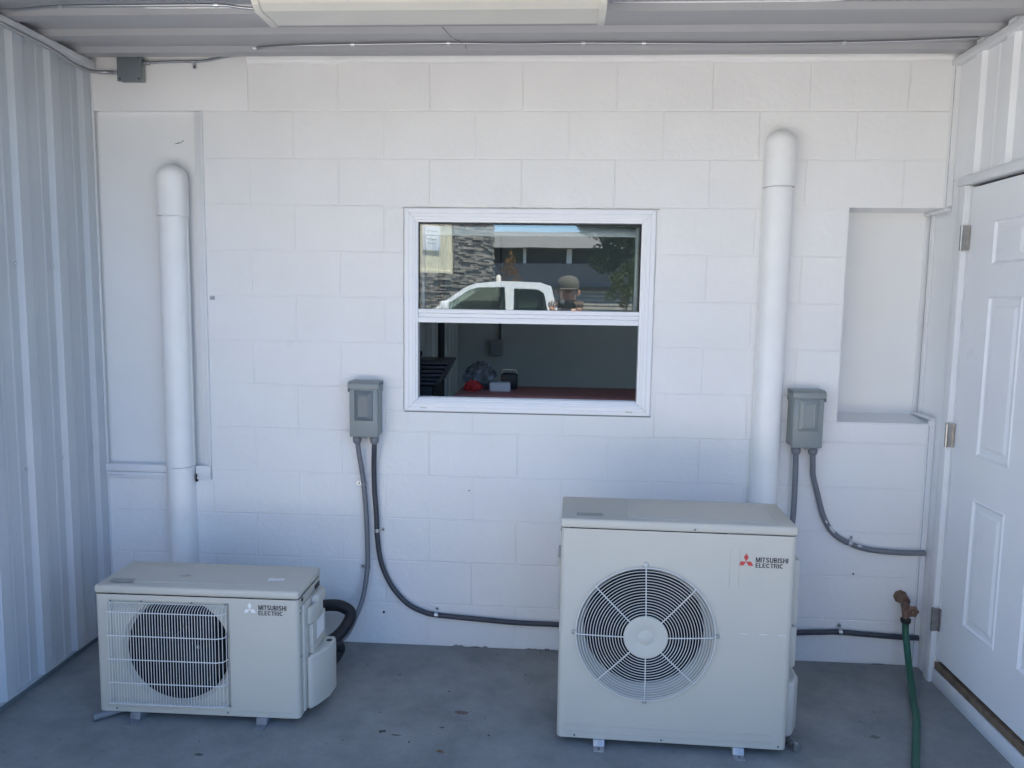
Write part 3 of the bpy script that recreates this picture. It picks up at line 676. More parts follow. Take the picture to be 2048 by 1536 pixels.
# hose bib and hose
hb = thing('hose_bib', 'weathered brass hose tap low on the wall by the right corner', 'tap', (2.950, 0, .325))
b = MB(); b.lathe([(.020, -.001), (.030, -.003), (.030, -.012), (.026, -.020)], axis='y', n=8, smooth=False); b.build('wall_flange', M['brass'], hb)
b = MB(); b.tube([(0,-.018,0),(0,-.045,0),(.002,-.065,-.004)], [.022, .023, .018], 12); b.tube([(.0,-.045,-.004),(-.005,-.075,-.022),(-.009,-.092,-.045),(-.010,-.097,-.070)], [.017, .018, .016, .0145], 12); b.build('tap_body', M['brass'], hb)
b = MB(); b.tube([(.0,-.060,-.010),(.004,-.100,-.020),(.005,-.116,-.022)], [.012, .009, .008], 10); b.build('stem', M['brass'], hb)
b = MB(); cx, cy, cz = .005, -.120, -.022
Vp = []
for k in range(36):
    a = 2*PI*k/36; r_ = .0245*(1+.09*math.cos(6*a)); Vp.append((r_*math.cos(a), r_*math.sin(a)))
b.prism(Vp, lambda a, b_, h: (cx+a, cy-h, cz+b_), 0, .008); b.lathe([(.010, .0), (.010, -.006), (.005, -.009), (0, -.009)], (cx, cy-.008, cz), 'y', 12); b.build('wheel_handle', M['brass'], hb, bevel=.0015)
hs = cable_run('garden_hose', 'green garden hose hanging from the tap and running over the floor', 'hose',
     [(2.940,-.097,.245),(2.942,-.100,.20),(2.942,-.125,.14),(2.935,-.170,.075),(2.915,-.25,.028),(2.875,-.36,.0145),(2.835,-.48,.0140),(2.765,-.64,.0140),(2.68,-.83,.0140),(2.60,-1.05,.0140),(2.55,-1.35,.0140),(2.62,-1.7,.0140),(2.8,-2.0,.0140)], .0140, M['hose'], n=14)
b = MB(); b.lathe([(.0165, .262), (.0215, .259), (.0215, .246), (.0185, .240), (.0155, .238)], (2.940, -.097, 0), 'z', 16); o = b.build('coupling', M['rubber']); o.parent = hs

# ================================================================= OUTDOOR UNITS
def hole_plate(b, rect, c, r, fn, h=0, n=64, r2=None, h2=None):
    """rectangle with a round hole: quads from circle to rectangle"""
    a0, a1, b0, b1 = rect; V = []
    ang = sorted([2*PI*k/n for k in range(n)]+[math.atan2(y-c[1], x-c[0]) % (2*PI) for x in (a0, a1) for y in (b0, b1)])
    for t in ang:
        dx, dy = math.cos(t), math.sin(t)
        L = min([(q-c[0])/dx for q in (a0, a1) if abs(dx) > 1e-9 and (q-c[0])/dx > 0]+[(q-c[1])/dy for q in (b0, b1) if abs(dy) > 1e-9 and (q-c[1])/dy > 0])
        V += [fn(c[0]+dx*L, c[1]+dy*L, h), fn(c[0]+dx*r, c[1]+dy*r, h)]
        V.append(fn(c[0]+dx*(r2 or r), c[1]+dy*(r2 or r), h2 if h2 is not None else h))
    m_ = len(ang)
    b.add(V, [(3*i, 3*((i+1) % m_), 3*((i+1) % m_)+1, 3*i+1) for i in range(m_)]); b.add(V, [(3*i+1, 3*((i+1) % m_)+1, 3*((i+1) % m_)+2, 3*i+2) for i in range(m_)], True)
def shell(W_, D_, z0, z1, r=.016):
    """side and back walls with rounded vertical corners; the front stays open for the panel"""
    P = []
    for k in range(7): a = PI/2*k/6; P.append((r-r*math.sin(a), r-r*math.cos(a)))
    P += [(0, D_-r)]+[(r-r*math.cos(PI/2*k/5), D_-r+r*math.sin(PI/2*k/5)) for k in range(1, 6)]+[(W_-r, D_)]
    P += [(W_-r+r*math.sin(PI/2*k/5), D_-r+r*math.cos(PI/2*k/5)) for k in range(1, 6)]
    P += [(W_-r+r*math.cos(PI/2*k/6), r-r*math.sin(PI/2*k/6)) for k in range(0, 7)]
    b = MB(); m_ = len(P); V = [(x, y, z) for z in (z0, z1) for x, y in P]
    b.add(V, [(i, i+1, m_+i+1, m_+i) for i in range(m_-1)], True)
    b.add(V, [tuple(range(m_))]); return b
def fan(t, cx, cz, R, y, hub, blades=3, rot=.4):
    f = MB(); f.lathe([(0, y-.02), (hub*.9, y-.018), (hub, y), (hub, y+.06)], (cx, 0, cz), 'y', 28)
    fo = f.build('fan_hub', M['fan'], t)
    for k in range(blades):
        b = MB(); V = []; na, nr = 9, 5
        for i in range(nr+1):
            r_ = hub+(R-hub)*i/nr
            for j in range(na+1):
                s_ = j/na; a = rot+2*PI*k/blades+(s_-.5)*(1.45-.25*i/nr)+.25*i/nr
                V.append((cx+r_*math.cos(a), y+.03+.05*(s_-.5)+.01*math.sin(PI*s_), cz+r_*math.sin(a)))
        b.add(V, [(i*(na+1)+j, i*(na+1)+j+1, (i+1)*(na+1)+j+1, (i+1)*(na+1)+j) for i in range(nr) for j in range(na)], True)
        b.build('fan_blade', M['fan'], t)
def logo(t, x, z, s_, m, fn):
    """three diamonds; x,z is the meeting point"""
    h = .577*s_
    dia = [[(0, 0), (-h/1.73*1.0, s_*.0+h), (0, 2*h), (h/1.73*1.0, h)]]
    q = lambda a: (math.cos(a), math.sin(a))
    out = []
    for a in (PI/2, PI/2+2*PI/3, PI/2+4*PI/3):
        L = s_; u = q(a-PI/6); v = q(a+PI/6); L2 = L/1.732
        out.append([(0, 0), (u[0]*L2, u[1]*L2), ((u[0]+v[0])*L2, (u[1]+v[1])*L2), (v[0]*L2, v[1]*L2)])
    for P in out:
        b = MB(); P = [(a*.93+.0, c*.93) for a, c in P]; b.prism(P, lambda a, c, hh: fn(x+a, z+c, hh), 0, .0006); b.build('logo_diamond', m, t)
def screws(t, pts, m=None):
    for (x, y, z, ax) in pts:
        b = MB(); s_ = -1 if ax == 'y' else 1
        b.lathe([(0, s_*.003), (.0035, s_*.0022), (.004, 0)], (x, y, z), ax, 8); b.build('screw', m or M['cgrey'], t)

# ---- smaller unit
sw, sdp, sh = .785, .276, .500
su = thing('outdoor_unit', 'smaller ivory outdoor unit with a square wire grille, by the left wall', 'air conditioner', (-.337, -.744, 0.0), .008, 'ivory outdoor units'); Z0 = .030
b = shell(sw, sdp, Z0, Z0+sh-.034); b.build('casing', M['ivory'], su)
b = MB(); GR = (.048, .520, Z0+.028, Z0+.446); fc = (.308, Z0+.246); fr_ = .200
hole_plate(b, (.062, .506, Z0+.040, Z0+.434), fc, fr_+.012, FR(0), -.010, 64, fr_, -.030)
b.rings(GR, [(0, 0), (.004, -.003), (.010, -.005), (.014, -.010)], FR(0), cap=False)
xs = [.016, GR[0], GR[1], sw-.016]; zs = [Z0, GR[2], GR[3], Z0+sh-.034]
for i in range(3):
    for j in range(3):
        if i == 1 and j == 1: continue
        b.add([(xs[i],0,zs[j]),(xs[i+1],0,zs[j]),(xs[i+1],0,zs[j+1]),(xs[i],0,zs[j+1])], [(0,1,2,3)])
b.build('front_panel', M['ivory'], su, recalc=False)
b = MB(); b.lathe([(fr_, .030), (fr_, .12)], (fc[0], 0, fc[1]), 'y', 48); 
bb = MB(); n = 48; V = [(fc[0]+fr_*math.cos(2*PI*k/n), y, fc[1]+fr_*math.sin(2*PI*k/n)) for y in (.030, .15) for k in range(n)]
bb.add(V, [(k, (k+1) % n, n+(k+1) % n, n+k) for k in range(n)], True); bb.build('shroud', M['dark'], su)
b = MB(); b.box(.03, .55, .17, .175, Z0+.02, Z0+.45); b.build('coil', M['cond'], su)
fan(su, fc[0], fc[1], .183, .065, .05, 3, 1.0)
b = MB(); b.tube([(fc[0]+.06,.045,fc[1]+.004),(fc[0]+.075,.04,fc[1]+.004)], .007, 8); b.build('motor_bolt', M['galv'], su)
# top cover
b = MB(); b.box(-.0015, sw+.0015, -.0025, sdp+.002, Z0+sh-.0325, Z0+sh); b.build('top_cover', M['ivory'], su, bevel=.010, seg=3)
b = MB(); b.rings((.10, sw-.10, .045, sdp-.06), [(0, -.0005), (.004, .0022), (.010, .0028)], UP(Z0+sh)); b.build('top_emboss', M['ivory'], su)
b = MB(); b.box(.065, .160, .035, .078, Z0+sh+.0003, Z0+sh+.0012) if False else b.add([(.040,.030,Z0+sh+.0034),(.130,.030,Z0+sh+.0034),(.130,.068,Z0+sh+.0034),(.040,.068,Z0+sh+.0034)], [(0,1,2,3)]); b.build('rating_label', M['labelgrey'], su)
b = MB(); b.add([(.63,.095,Z0+sh+.0034),(.695,.100,Z0+sh+.0034),(.69,.128,Z0+sh+.0034),(.66,.118,Z0+sh+.0034),(.632,.125,Z0+sh+.0034)], [(0,1,2,3,4)]); b.build('bird_dropping', M['paperwhite'], su)
b = MB(); b.add([(.27,.115,Z0+sh+.0034),(.30,.105,Z0+sh+.0034),(.325,.12,Z0+sh+.0034),(.30,.135,Z0+sh+.0034)], [(0,1,2,3)]); b.build('stain', mat('brown_stain', (.42, .40, .35), .6, vary=.3, vscale=90), su)
# wire grille: 38 vertical wires bent back at the top, five cross wires
gx0, gx1, gz0, gz1, gy = .064, .508, Z0+.045, Z0+.418, -.030
wire0 = None
nW = 42
for k in range(nW):
    x = gx0+(gx1-gx0)*k/(nW-1)
    yy = gy if k < nW-3 else gy+(.006, .014, .024)[k-(nW-3)]
    if wire0 is None or k >= nW-3:
        b = MB(); b.tube([(0, .004, gz1+.014), (0, yy*.4, gz1+.010), (0, yy*.85, gz1+.001), (0, yy, gz1-.012), (0, yy, gz0+.006), (0, yy*.8, gz0-.006), (0, .002, gz0-.010)], .00145, 5)
        o = b.build('vertical_wire', M['wire'], su)
        if wire0 is None: wire0 = o
    else: o = wire0.copy(); C.objects.link(o)
    o.location = (x, 0, 0)
for z, y_ in ((gz1-.008, gy), (gz1-.1, gy), (gz1-.193, gy), (gz1-.286, gy), (gz0+.004, gy)):
    b = MB(); b.tube([(gx0-.006, .001, z), (gx0-.003, y_-.003, z), (gx1-.03, y_-.003, z), (gx1-.006, y_+.006, z), (gx1+.004, .002, z)], .0021, 6); b.build('cross_wire', M['wire'], su)
b = MB(); b.tube([(gx0-.004, -.004, gz1+.018), (gx1+.006, -.004, gz1+.018), (gx1+.006, -.004, gz0-.008), (gx0-.004, -.004, gz0-.008), (gx0-.004, -.004, gz1+.018)], .002, 6); b.build('rim_wire', M['wire'], su)
screws(su, [(gx0+.0, -.005, gz1+.024, 'y'), (gx0+.12, -.005, gz1+.026, 'y'), (gx1-.13, -.005, gz1+.026, 'y'), (gx1, -.005, gz1+.024, 'y'), (gx1+.008, -.006, gz0-.002, 'y'), (.07, -.001, Z0+.013, 'y'), (.505, -.001, Z0+.013, 'y'), (gx1+.006, -.006, gz1-.1, 'y')])
b = MB(); b.box(.03, sw-.03, -.0022, 0, Z0+.018, Z0+.0215); b.build('foot_crease', M['ivory'], su, bevel=.001)
# writing
logo(su, .5985, .4560, .0285, M['pale'], FR(-.0002))
letters('MITSUBISHI', .632, .4545, .107, .0190, M['print'], su)
letters('ELECTRIC', .632, .4345, .093, .0165, M['print'], su)
# service side: handle, upper cover with label, bulging valve cover
b = MB(); b.box(sw-.001, sw+.012, .03, .25, Z0+.012, Z0+.435); b.build('side_cover', M['ivoryp'], su, bevel=.006)
b = MB(); b.prism([(.055, 0), (.215, 0), (.205, .020), (.09, .022), (.062, .012)], lambda a, h_, z: (sw+.0125+h_, a, z), Z0+.345, Z0+.415); b.prism([(.115, 0), (.235, 0), (.225, .026), (.135, .026)], lambda a, h_, z: (sw+.0125+h_, a, z), Z0+.395, Z0+.44); b.build('handle', M['ivoryp'], su, bevel=.008, seg=3)
b = MB(); b.box(sw+.0125, sw+.030, .075, .24, Z0+.225, Z0+.343); b.build('terminal_cover', M['ivoryp'], su, bevel=.004)
b = MB(); b.add([(sw+.0305,.12,Z0+.262),(sw+.0305,.215,Z0+.262),(sw+.0305,.215,Z0+.335),(sw+.0305,.12,Z0+.335)], [(0,1,2,3)]); b.build('wiring_label', M['paperwhite'], su)
b = MB(); b.prism([(.045, 0), (.245, 0), (.245, .055), (.225, .064), (.150, .060), (.085, .036), (.052, .018)], lambda a, h_, z: (sw+.0125+h_, a, z), Z0+.012, Z0+.2245); b.build('valve_cover', M['ivoryp'], su, bevel=.010, seg=3)
b = MB(); b.tube([(sw+.056,.20,Z0+.205),(sw+.056,.20,Z0+.2255)], .012, 10); b.build('valve_hole', M['rubber'], su)
b = MB(); b.box(sw-.0005, sw+.002, .035, .05, Z0+.448, Z0+.461); b.box(sw-.0005, sw+.003, .20, .255, Z0+.40, Z0+.45); b.build('cable_slot', M['rubber'], su)
screws(su, [(sw+.001, .02, Z0+.43, 'x'), (sw+.0055, .05, Z0+.478, 'x'), (sw+.0055, .15, Z0+.478, 'x'), (sw+.001, .02, Z0+.24, 'x'), (sw+.001, .016, Z0+.41, 'x')])
def foot(t, x, z1, m, D_):
    b = MB(); b.prism([(-.040, 0), (-.040, .006), (-.012, .007), (-.006, z1), (D_+.006, z1), (D_+.012, .007), (D_+.04, .006), (D_+.04, 0)], lambda a, h_, k: (x+k, a, h_), -.020, .020)
    o = b.build('foot', m, t, bevel=.001)
    b = MB(); b.lathe([(.006, .0128), (.006, .0065)], (x, -.028, 0), 'z', 6); b.build('anchor_bolt', M['cgrey'], t)
foot(su, .145, Z0, M['cgrey'], sdp); foot(su, .638, Z0, M['cgrey'], sdp)

# ---- larger unit
bw, bd, bh = .824, .315, .824
bu = thing('outdoor_unit', 'larger ivory outdoor unit with a round fan guard, right of centre', 'air conditioner', (1.420, -.771, 0), -.023, 'ivory outdoor units')
b = shell(bw, bd, Z0, Z0+bh-.036, .020); b.build('casing', M['ivory'], bu)
fc = (.309, Z0+.412-.003); fr_ = .232
b = MB(); hole_plate(b, (.020, bw-.020, Z0, Z0+bh-.036), fc, fr_+.012, FR(0), 0, 72, fr_, -.03); b.build('front_panel', M['ivory'], bu, recalc=False)
b = MB(); n = 56; V = [(fc[0]+r_*math.cos(2*PI*k/n), y, fc[1]+r_*math.sin(2*PI*k/n)) for r_, y in ((fr_, .03), (fr_*.95, .05), (fr_*.945, .075)) for k in range(n)]
b.add(V, [(j*n+k, j*n+(k+1) % n, (j+1)*n+(k+1) % n, (j+1)*n+k) for j in (0, 1) for k in range(n)], True); b.build('shroud', M['ivoryp'], bu)
b = MB(); V = [(fc[0]+r_*math.cos(2*PI*k/n), y, fc[1]+r_*math.sin(2*PI*k/n)) for r_, y in ((fr_*.945, .0755), (fr_*.945, .172)) for k in range(n)]
b.add(V, [(k, (k+1) % n, n+(k+1) % n, n+k) for k in range(n)], True); b.build('shroud_shade', M['dark'], bu)  # rear of the shroud, coloured near-black for the shade inside
b = MB(); b.box(.03, .62, .19, .195, Z0+.05, Z0+.75); b.build('coil', M['cond'], bu)
b = MB(); b.lathe([(fr_*.93, .172), (0, .172)], (fc[0], 0, fc[1]), 'y', 40); b.build('fan_cavity', M['dark'], bu)  # black disc stands in for the unlit inside of the unit
fan(bu, fc[0], fc[1], .212, .075, .06, 3, .9)
b = MB(); b.box(-.0015, bw+.0015, -.003, bd+.002, Z0+bh-.0345, Z0+bh); b.build('top_cover', M['ivory'], bu, bevel=.009, seg=3)
b = MB(); b.rings((.24, bw-.055, .030, bd-.045), [(0, -.0005), (.006, .004), (.012, .0045)], UP(Z0+bh)); b.build('top_emboss', M['ivory'], bu)
b = MB(); b.rings((.055, .150, .040, .075), [(0, .001), (.001, .0022), (.003, .0012)], UP(Z0+bh)); b.build('rating_label', M['labelgrey'], bu)
# guard: concentric wires on eight spokes around a disc
def dome(r): return -.014-.016*(1-(r/.245)**2)
for k in range(17):
    r_ = .087+(.247-.087)*k/16; n = 72
    b = MB(); P = [(fc[0]+r_*math.cos(2*PI*i/n), dome(r_) if k < 15 else -.010+(16-k)*-.004, fc[1]+r_*math.sin(2*PI*i/n)) for i in range(n+1)]
    b.tube(P, .00135 if k < 16 else .0021, 5, caps=False, up=(0, -1, 0)); b.build('ring_wire', M['wire'], bu)
for k in range(8):
    a = PI/4*k+.02; b = MB(); b.tube([(fc[0]+r_*math.cos(a), dome(r_)-.003 if r_ < .24 else -.006, fc[1]+r_*math.sin(a)) for r_ in (.072, .12, .17, .22, .238, .251)], .0021, 6); b.build('spoke_wire', M['wire'], bu)
for a in (PI/2+.02, -PI/2+.02, .02, PI+.02):
    big = 1.0 if a > 1 and a < 2 else .7
    b = MB(); b.lathe([(0, -.007), (.008*big, -.006), (.0115*big, -.003), (.0115*big, .001)], (fc[0]+.256*math.cos(a), 0, fc[1]+.256*math.sin(a)), 'y', 14); b.build('guard_mount', M['labelgrey'] if big < 1 else M['ivoryp'], bu)
b = MB(); b.lathe([(.078, -.024), (.079, -.030), (.076, -.034), (.030, -.0355), (.0285, -.0345), (.027, -.0355), (0, -.036)], (fc[0], 0, fc[1]), 'y', 40); b.build('hub_cover', M['ivoryp'], bu)
logo(bu, .6515, .7225, .0320, M['red'], FR(-.0002))
letters('MITSUBISHI', .6845, .7215, .111, .0178, M['print'], bu)
letters('ELECTRIC', .6845, .7020, .095, .0163, M['print'], bu)
for k in range(3): 
    b = MB(); b.box(.643+k*.066, .670+k*.066, -.0012, .0, Z0+.4265, Z0+.4295); b.build('scrape', M['wire'], bu)
for k in range(2):
    b = MB(); b.box(.596+k*.032, .5985+k*.032, -.0015, 0, Z0+.60, Z0+.735); b.build('front_crease', M['ivory'], bu, bevel=.0007)
for z, x0, x1 in ((Z0+.050, .03, bw-.05), (Z0+.022, .02, bw-.05)):
    b = MB(); b.box(x0, x1, -.0025, 0, z, z+.006); b.build('front_crease', M['ivory'], bu, bevel=.0012)
screws(bu, [(.47, -.009, Z0+bh-.022, 'y'), (.065, -.001, Z0+.010, 'y'), (.38, -.001, Z0+.010, 'y'), (.795, -.001, Z0+.012, 'y'), (-.001, .10, Z0+bh-.045, 'x'), (-.001, .01, Z0+bh-.045, 'x')])
b = MB(); b.box(bw-.001, bw+.036, .08, .26, Z0+.435, Z0+.68); b.build('handle_cover', M['ivoryp'], bu, bevel=.006)
b = MB(); b.box(bw-.001, bw+.045, .10, .28, Z0+.262, Z0+.420); b.build('terminal_cover', M['ivoryp'], bu, bevel=.010)
b = MB(); b.prism([(.05, 0), (.28, 0), (.28, .055), (.26, .066), (.12, .064), (.06, .035)], lambda a, h_, z: (bw-.001+h_, a, z), Z0+.015, Z0+.225); b.build('valve_cover', M['ivoryp'], bu, bevel=.014, seg=3)
b = MB(); b.box(-.012, .001, .07, .22, Z0+.62, Z0+.655); b.build('side_handle', M['ivoryp'], bu, bevel=.004)
M['footsteel'] = mat('dull_galvanised', (.42, .44, .47), .5, metal=.8, vary=.2, vscale=50)
foot(bu, .155, Z0, M['footsteel'], bd); foot(bu, .655, Z0, M['footsteel'], bd)

# drain stubs lying on the floor
def drain(label, p0, p1, ring=True):
    b = MB(); a = Vector(p0); c = Vector(p1); d = (c-a); L = d.length
    N = 30; b.tube([a+d*i/N for i in range(N+1)], [.0115*(1 if (i//2) % 2 else .9) if i < N*.7 else .0135 for i in range(N+1)], 12, caps=True)
    o = b.build('drain_hose', M['cgrey']); tag(o, label, 'pipe', 'drain stubs on the floor')
    u = d.normalized(); q = MB(); q.tube([c-u*.001, c+u*.012], [.0145, .0145], 14, caps=False); q.tube([c+u*.012, c+u*.0125, c+u*.001], [.0145, .0112, .0112], 14, caps=False); r_ = q.build('end_collar', M['galv'] if ring else M['cgrey']); r_.parent = o
    q = MB(); q.tube([c+u*.002, c+u*.003], .0112, 12); r_ = q.build('bore', M['dark']); r_.parent = o
drain('grey drain stub poking out at the left of the smaller unit', (-.16, -.62, .022), (-.335, -.765, .016), False)
drain('grey drain stub poking out at the right of the larger unit', (2.225, -.50, .024), (2.292, -.735, .016))

floor_o = bpy.data.objects['concrete_floor']
for (x, y, rx, ry, col, sd_) in [(1.045, -.585, .030, .014, (.17, .125, .115), 1), (.765, -.745, .016, .011, (.075, .075, .07), 2), (.820, -.765, .018, .005, (.09, .088, .08), 3), (.985, -.70, .010, .006, (.1, .1, .09), 4), (2.62, -.62, .022, .012, (.16, .165, .16), 5), (.15, -.95, .018, .008, (.11, .11, .1), 6)]:
    b = MB(); P = [(x+rx*(1+.45*noise.noise(Vector((math.cos(a)*1.6, math.sin(a)*1.6, sd_*3.1))))*math.cos(a), y+ry*(1+.6*noise.noise(Vector((math.cos(a)*2.3, math.sin(a)*2.3, sd_*7.7))))*math.sin(a), .0008) for a in [2*PI*k/26 for k in range(26)]]
    b.add(P, [tuple(range(26))]); o = b.build('floor_stain', mat('stain_%d' % sd_, col, .8, vary=.5, vscale=70)); o.parent = floor_o
rg = random.Random(21); b = MB()
for k in range(60):
    x, y = rg.uniform(XL+.02, XR-.02), -rg.random()**1.6*1.9-.01; q = rg.uniform(.0012, .0045); a = rg.uniform(0, PI)
    c_, s_ = math.cos(a)*q, math.sin(a)*q
    b.add([(x-c_*1.6, y-s_*1.6, .0008), (x+s_, y-c_, .0008), (x+c_*1.6, y+s_*1.6, .0008), (x-s_, y+c_, .0008), (x, y, .001+q*.8)], [(0,1,4),(1,2,4),(2,3,4),(3,0,4)])
o = b.build('grit', mat('grit', (.07, .06, .05), .9, vary=.6, vscale=40)); o['kind'] = 'stuff'; o['label'] = 'loose grit and leaf crumbs scattered over the concrete floor'
tag((lambda b: b.build('dry_leaf', mat('dry_leaf', (.16, .10, .05), .8)))(MB().add([(.985,-.86,.002),(.997,-.852,.006),(1.012,-.856,.003),(1.02,-.866,.002),(1.0,-.868,.005)], [(0,1,2,3,4)])), 'tiny brown dry leaf on the floor between the two units', 'leaf')
# refrigerant pipes behind the smaller unit
tag(cable_run('insulated_pipe', 'thick black insulated pipe looping behind the smaller unit', 'pipe',
   [(.30,-.14,.22),(.38,-.14,.235),(.44,-.14,.232),(.485,-.15,.205),(.475,-.19,.165),(.44,-.24,.13),(.39,-.30,.115)], .026, M['rubber'], 'pipes behind the smaller unit', n=14), 'thick black insulated pipe looping behind the smaller unit', 'pipe', 'pipes behind the smaller unit')
cable_run('insulated_pipe', 'lower black insulated pipe leaning from the smaller unit to the floor', 'pipe',
   [(.42,-.30,.11),(.44,-.24,.10),(.445,-.20,.06),(.43,-.22,.03),(.42,-.26,.028)], .027, M['rubber'], 'pipes behind the smaller unit', n=14)
cable_run('grey_tube', 'short grey flexible tube joining the pipes behind the smaller unit', 'pipe',
   [(.36,-.34,.150),(.40,-.28,.122),(.445,-.20,.118),(.475,-.15,.135),(.487,-.13,.155)], .014, M['cgrey'], 'pipes behind the smaller unit', n=12)

# ================================================================= THE ROOM BEHIND THE WINDOW
mroom = mat('room_wall', (.62, .63, .58), .8, vary=.06, vscale=2)
rm_ = thing('store_room', 'dim store room seen through the open lower window', 'room', (1.2, 2, 0)); RM = (1.2, 2, 0)
rr = lambda o: pin(o, rm_, RM)
b = MB(); b.box(-.75, 4.0, 3.3, 3.4, 0, 2.8); rr(b.build('far_wall', mroom))
b = MB(); b.box(-.85, -.75, .2, 3.4, 0, 2.8); rr(b.build('side_wall', mroom))
b = MB(); b.box(4.0, 4.1, .2, 3.4, 0, 2.8); rr(b.build('side_wall', mroom))
b = MB(); b.box(-.75, 4.0, .2, 3.3, -.1, 0); rr(b.build('room_floor', M['concrete']))
b = MB(); b.box(-.85, 4.1, .2, 3.4, 2.8, 2.92); rr(b.build('room_ceiling', mroom))
b = MB(); P = ribbed(1.7, 3.28, [1.8+.2*k for k in range(8)], []); V = []
for a, h in P: V += [(.50+h, a, .0), (.50+h, a, 2.8)]
b.add(V, [(2*k, 2*k+2, 2*k+3, 2*k+1) for k in range(len(P)-1)]); b.box(-.74, .498, 1.7, 3.28, 0, 2.8); rr(b.build('ribbed_partition', mat('pale_sheet', (.66, .66, .60), .5)))
tag((lambda b: b.build('post', M['rubber']))(MB().tube([(.63, 1.55, 0), (.63, 1.55, 2.8)], .022, 10)), 'thin dark post standing in the store room', 'post')
t = thing('wall_box', 'round-cornered grey box on the far wall of the room', 'electrical box', (.85, 3.29, 1.20))
b = MB(); b.box(-.06, .06, -.05, 0, -.07, .07); b.build('box_body', mat('dim_box', (.33, .34, .34), .5), t, bevel=.012)
b = MB(); b.tube([(.03, -.02, .072), (.03, -.02, 1.5)], .010, 8); b.build('pipe', M['cgrey'], t)
t = thing('padded_bench', 'long reddish brown padded bench top just inside the window', 'bench', (1.8, .75, 0))
mb_ = mat('red_brown_vinyl', (.42, .19, .18), .6, vary=.1, vscale=4)
b = MB(); b.box(-.95, 1.2, -.25, .2, 1.03, 1.132); b.build('pad', mb_, t, bevel=.02, seg=3)
for sx in (-.82, 1.1):
    for sy in (-.15, .2):
        b = MB(); b.box(sx-.03, sx+.03, sy-.03, sy+.03, 0, 1.029); b.build('leg', M['rubber'], t)
t = thing('covered_grill', 'black barbecue with a slatted lid in the left of the room', 'barbecue', (.56, 1.0, -.02))
b = MB(); b.box(-.35, .14, -.2, .2, .75, 1.16); b.build('firebox', M['rubber'], t, bevel=.02)
for k in range(6):
    b = MB(); b.box(-.36, .155+.012*k, -.21+.012*k, .21, 1.162+.022*k, 1.178+.022*k); b.build('lid_slat', mat('slat', (.05, .055, .07), .35) if k == 0 else bpy.data.materials['slat'], t, bevel=.003)
b = MB(); b.box(-.28, .02, -.1, .15, 1.295, 1.33); b.build('lid_top', M['rubber'], t, bevel=.012)
for sx in (-.3, .1):
    for sy in (-.16, .16):
        b = MB(); b.tube([(sx, sy, 0), (sx, sy, .75)], .015, 8); b.build('leg', M['cgrey'], t)
def crumple(name, label, cat, c, s, m, seed, sub=3):
    bmx = bmesh.new(); bmesh.ops.create_icosphere(bmx, subdivisions=sub, radius=1)
    for v in bmx.verts:
        p = v.co.copy(); k = 1+.5*noise.noise(p*2.2+Vector((seed, 0, 0)))+.3*noise.noise(p*6+Vector((0, seed, 0)))
        v.co = Vector((p.x*s[0]*k, p.y*s[1]*k, max(-.95*s[2], p.z*s[2]*k)))
    me = bpy.data.meshes.new(name); bmx.to_mesh(me); bmx.free()
    o = link(name, me, m); o.location = c; return tag(o, label, cat)
crumple('plastic_bag', 'crumpled clear plastic bag on the end of the red-brown bench', 'bag', (.96, .80, 1.20), (.085, .06, .075), M['bag'], 3)
crumple('red_cloth', 'small red bundle in front of the clear plastic bag', 'cloth', (.94, .66, 1.157), (.045, .04, .03), mat('red_cloth', (.5, .03, .03), .7), 9)
t = thing('carton', 'small white box on the bench beside the plastic bag', 'box', (1.085, .68, 1.1325))
b = MB(); b.box(-.055, .055, -.03, .03, 0, .045); b.build('carton_body', mat('carton_white', (.5, .53, .58), .6), t, bevel=.003)
b = MB(); b.box(-.05, .05, -.02, .035, .0455, .05); b.build('carton_flap', mat('carton_lid', (.3, .32, .36), .6), t)
t = thing('toolbox', 'little black case with a metal handle behind the white box', 'case', (1.125, .80, 1.1325))
b = MB(); b.box(-.045, .045, -.04, .04, 0, .085); b.build('case_body', M['rubber'], t, bevel=.01)
b = MB(); b.tube([(-.04, 0, .085), (-.037, 0, .105), (.037, 0, .105), (.04, 0, .085)], .003, 6); b.build('handle', M['nickel'], t)

# ================================================================= BEHIND THE CAMERA (seen mirrored in the glass)
# photographer
skin = mat('skin', (.50, .29, .21), .5)
shirt = mat('dark_shirt', (.02, .022, .03), .8, bump=.3, bscale=40)
def skinned(name, verts, edges, radii, root, parent, m, sub=1):
    me = bpy.data.meshes.new(name); me.from_pydata(verts, edges, []); o = bpy.data.objects.new(name, me); C.objects.link(o)
    sk = o.modifiers.new('skin', 'SKIN'); sk.use_smooth_shade = True
    for i, v in enumerate(me.skin_vertices[0].data): v.radius = (radii[i], radii[i]) if not isinstance(radii[i], tuple) else radii[i]; v.use_root = (i == root)
    o.modifiers.new('sub', 'SUBSURF').levels = sub; o.modifiers['sub'].render_levels = sub
    dg = bpy.context.evaluated_depsgraph_get(); m2 = bpy.data.meshes.new_from_object(o.evaluated_get(dg)); bpy.data.objects.remove(o)
    for p in m2.polygons: p.use_smooth = True
    q = link(name, m2, m, parent); return q
px, py, pz = 1.465, -3.80, -.005
per = thing('person', 'person in a dark shirt and cap holding up a phone', 'person', (px, py, pz))
H = pz
V = [(0,0,.95),(0,0,1.10),(0,.01,1.32),(0,.01,1.46),(0,.01,1.54),(0,.03,1.60),(0,.035,1.69),(0,.03,1.765),
     (-.19,.0,1.45),(-.25,.08,1.20),(-.155,.235,1.47),(.19,.0,1.45),(.29,.09,1.20),(.115,.235,1.47),
     (-.10,0,.90),(-.11,.02,.50),(-.12,-.01,.07),(-.12,.12,.0),(.10,0,.90),(.11,.02,.50),(.12,-.01,.07),(.12,.12,.0)]
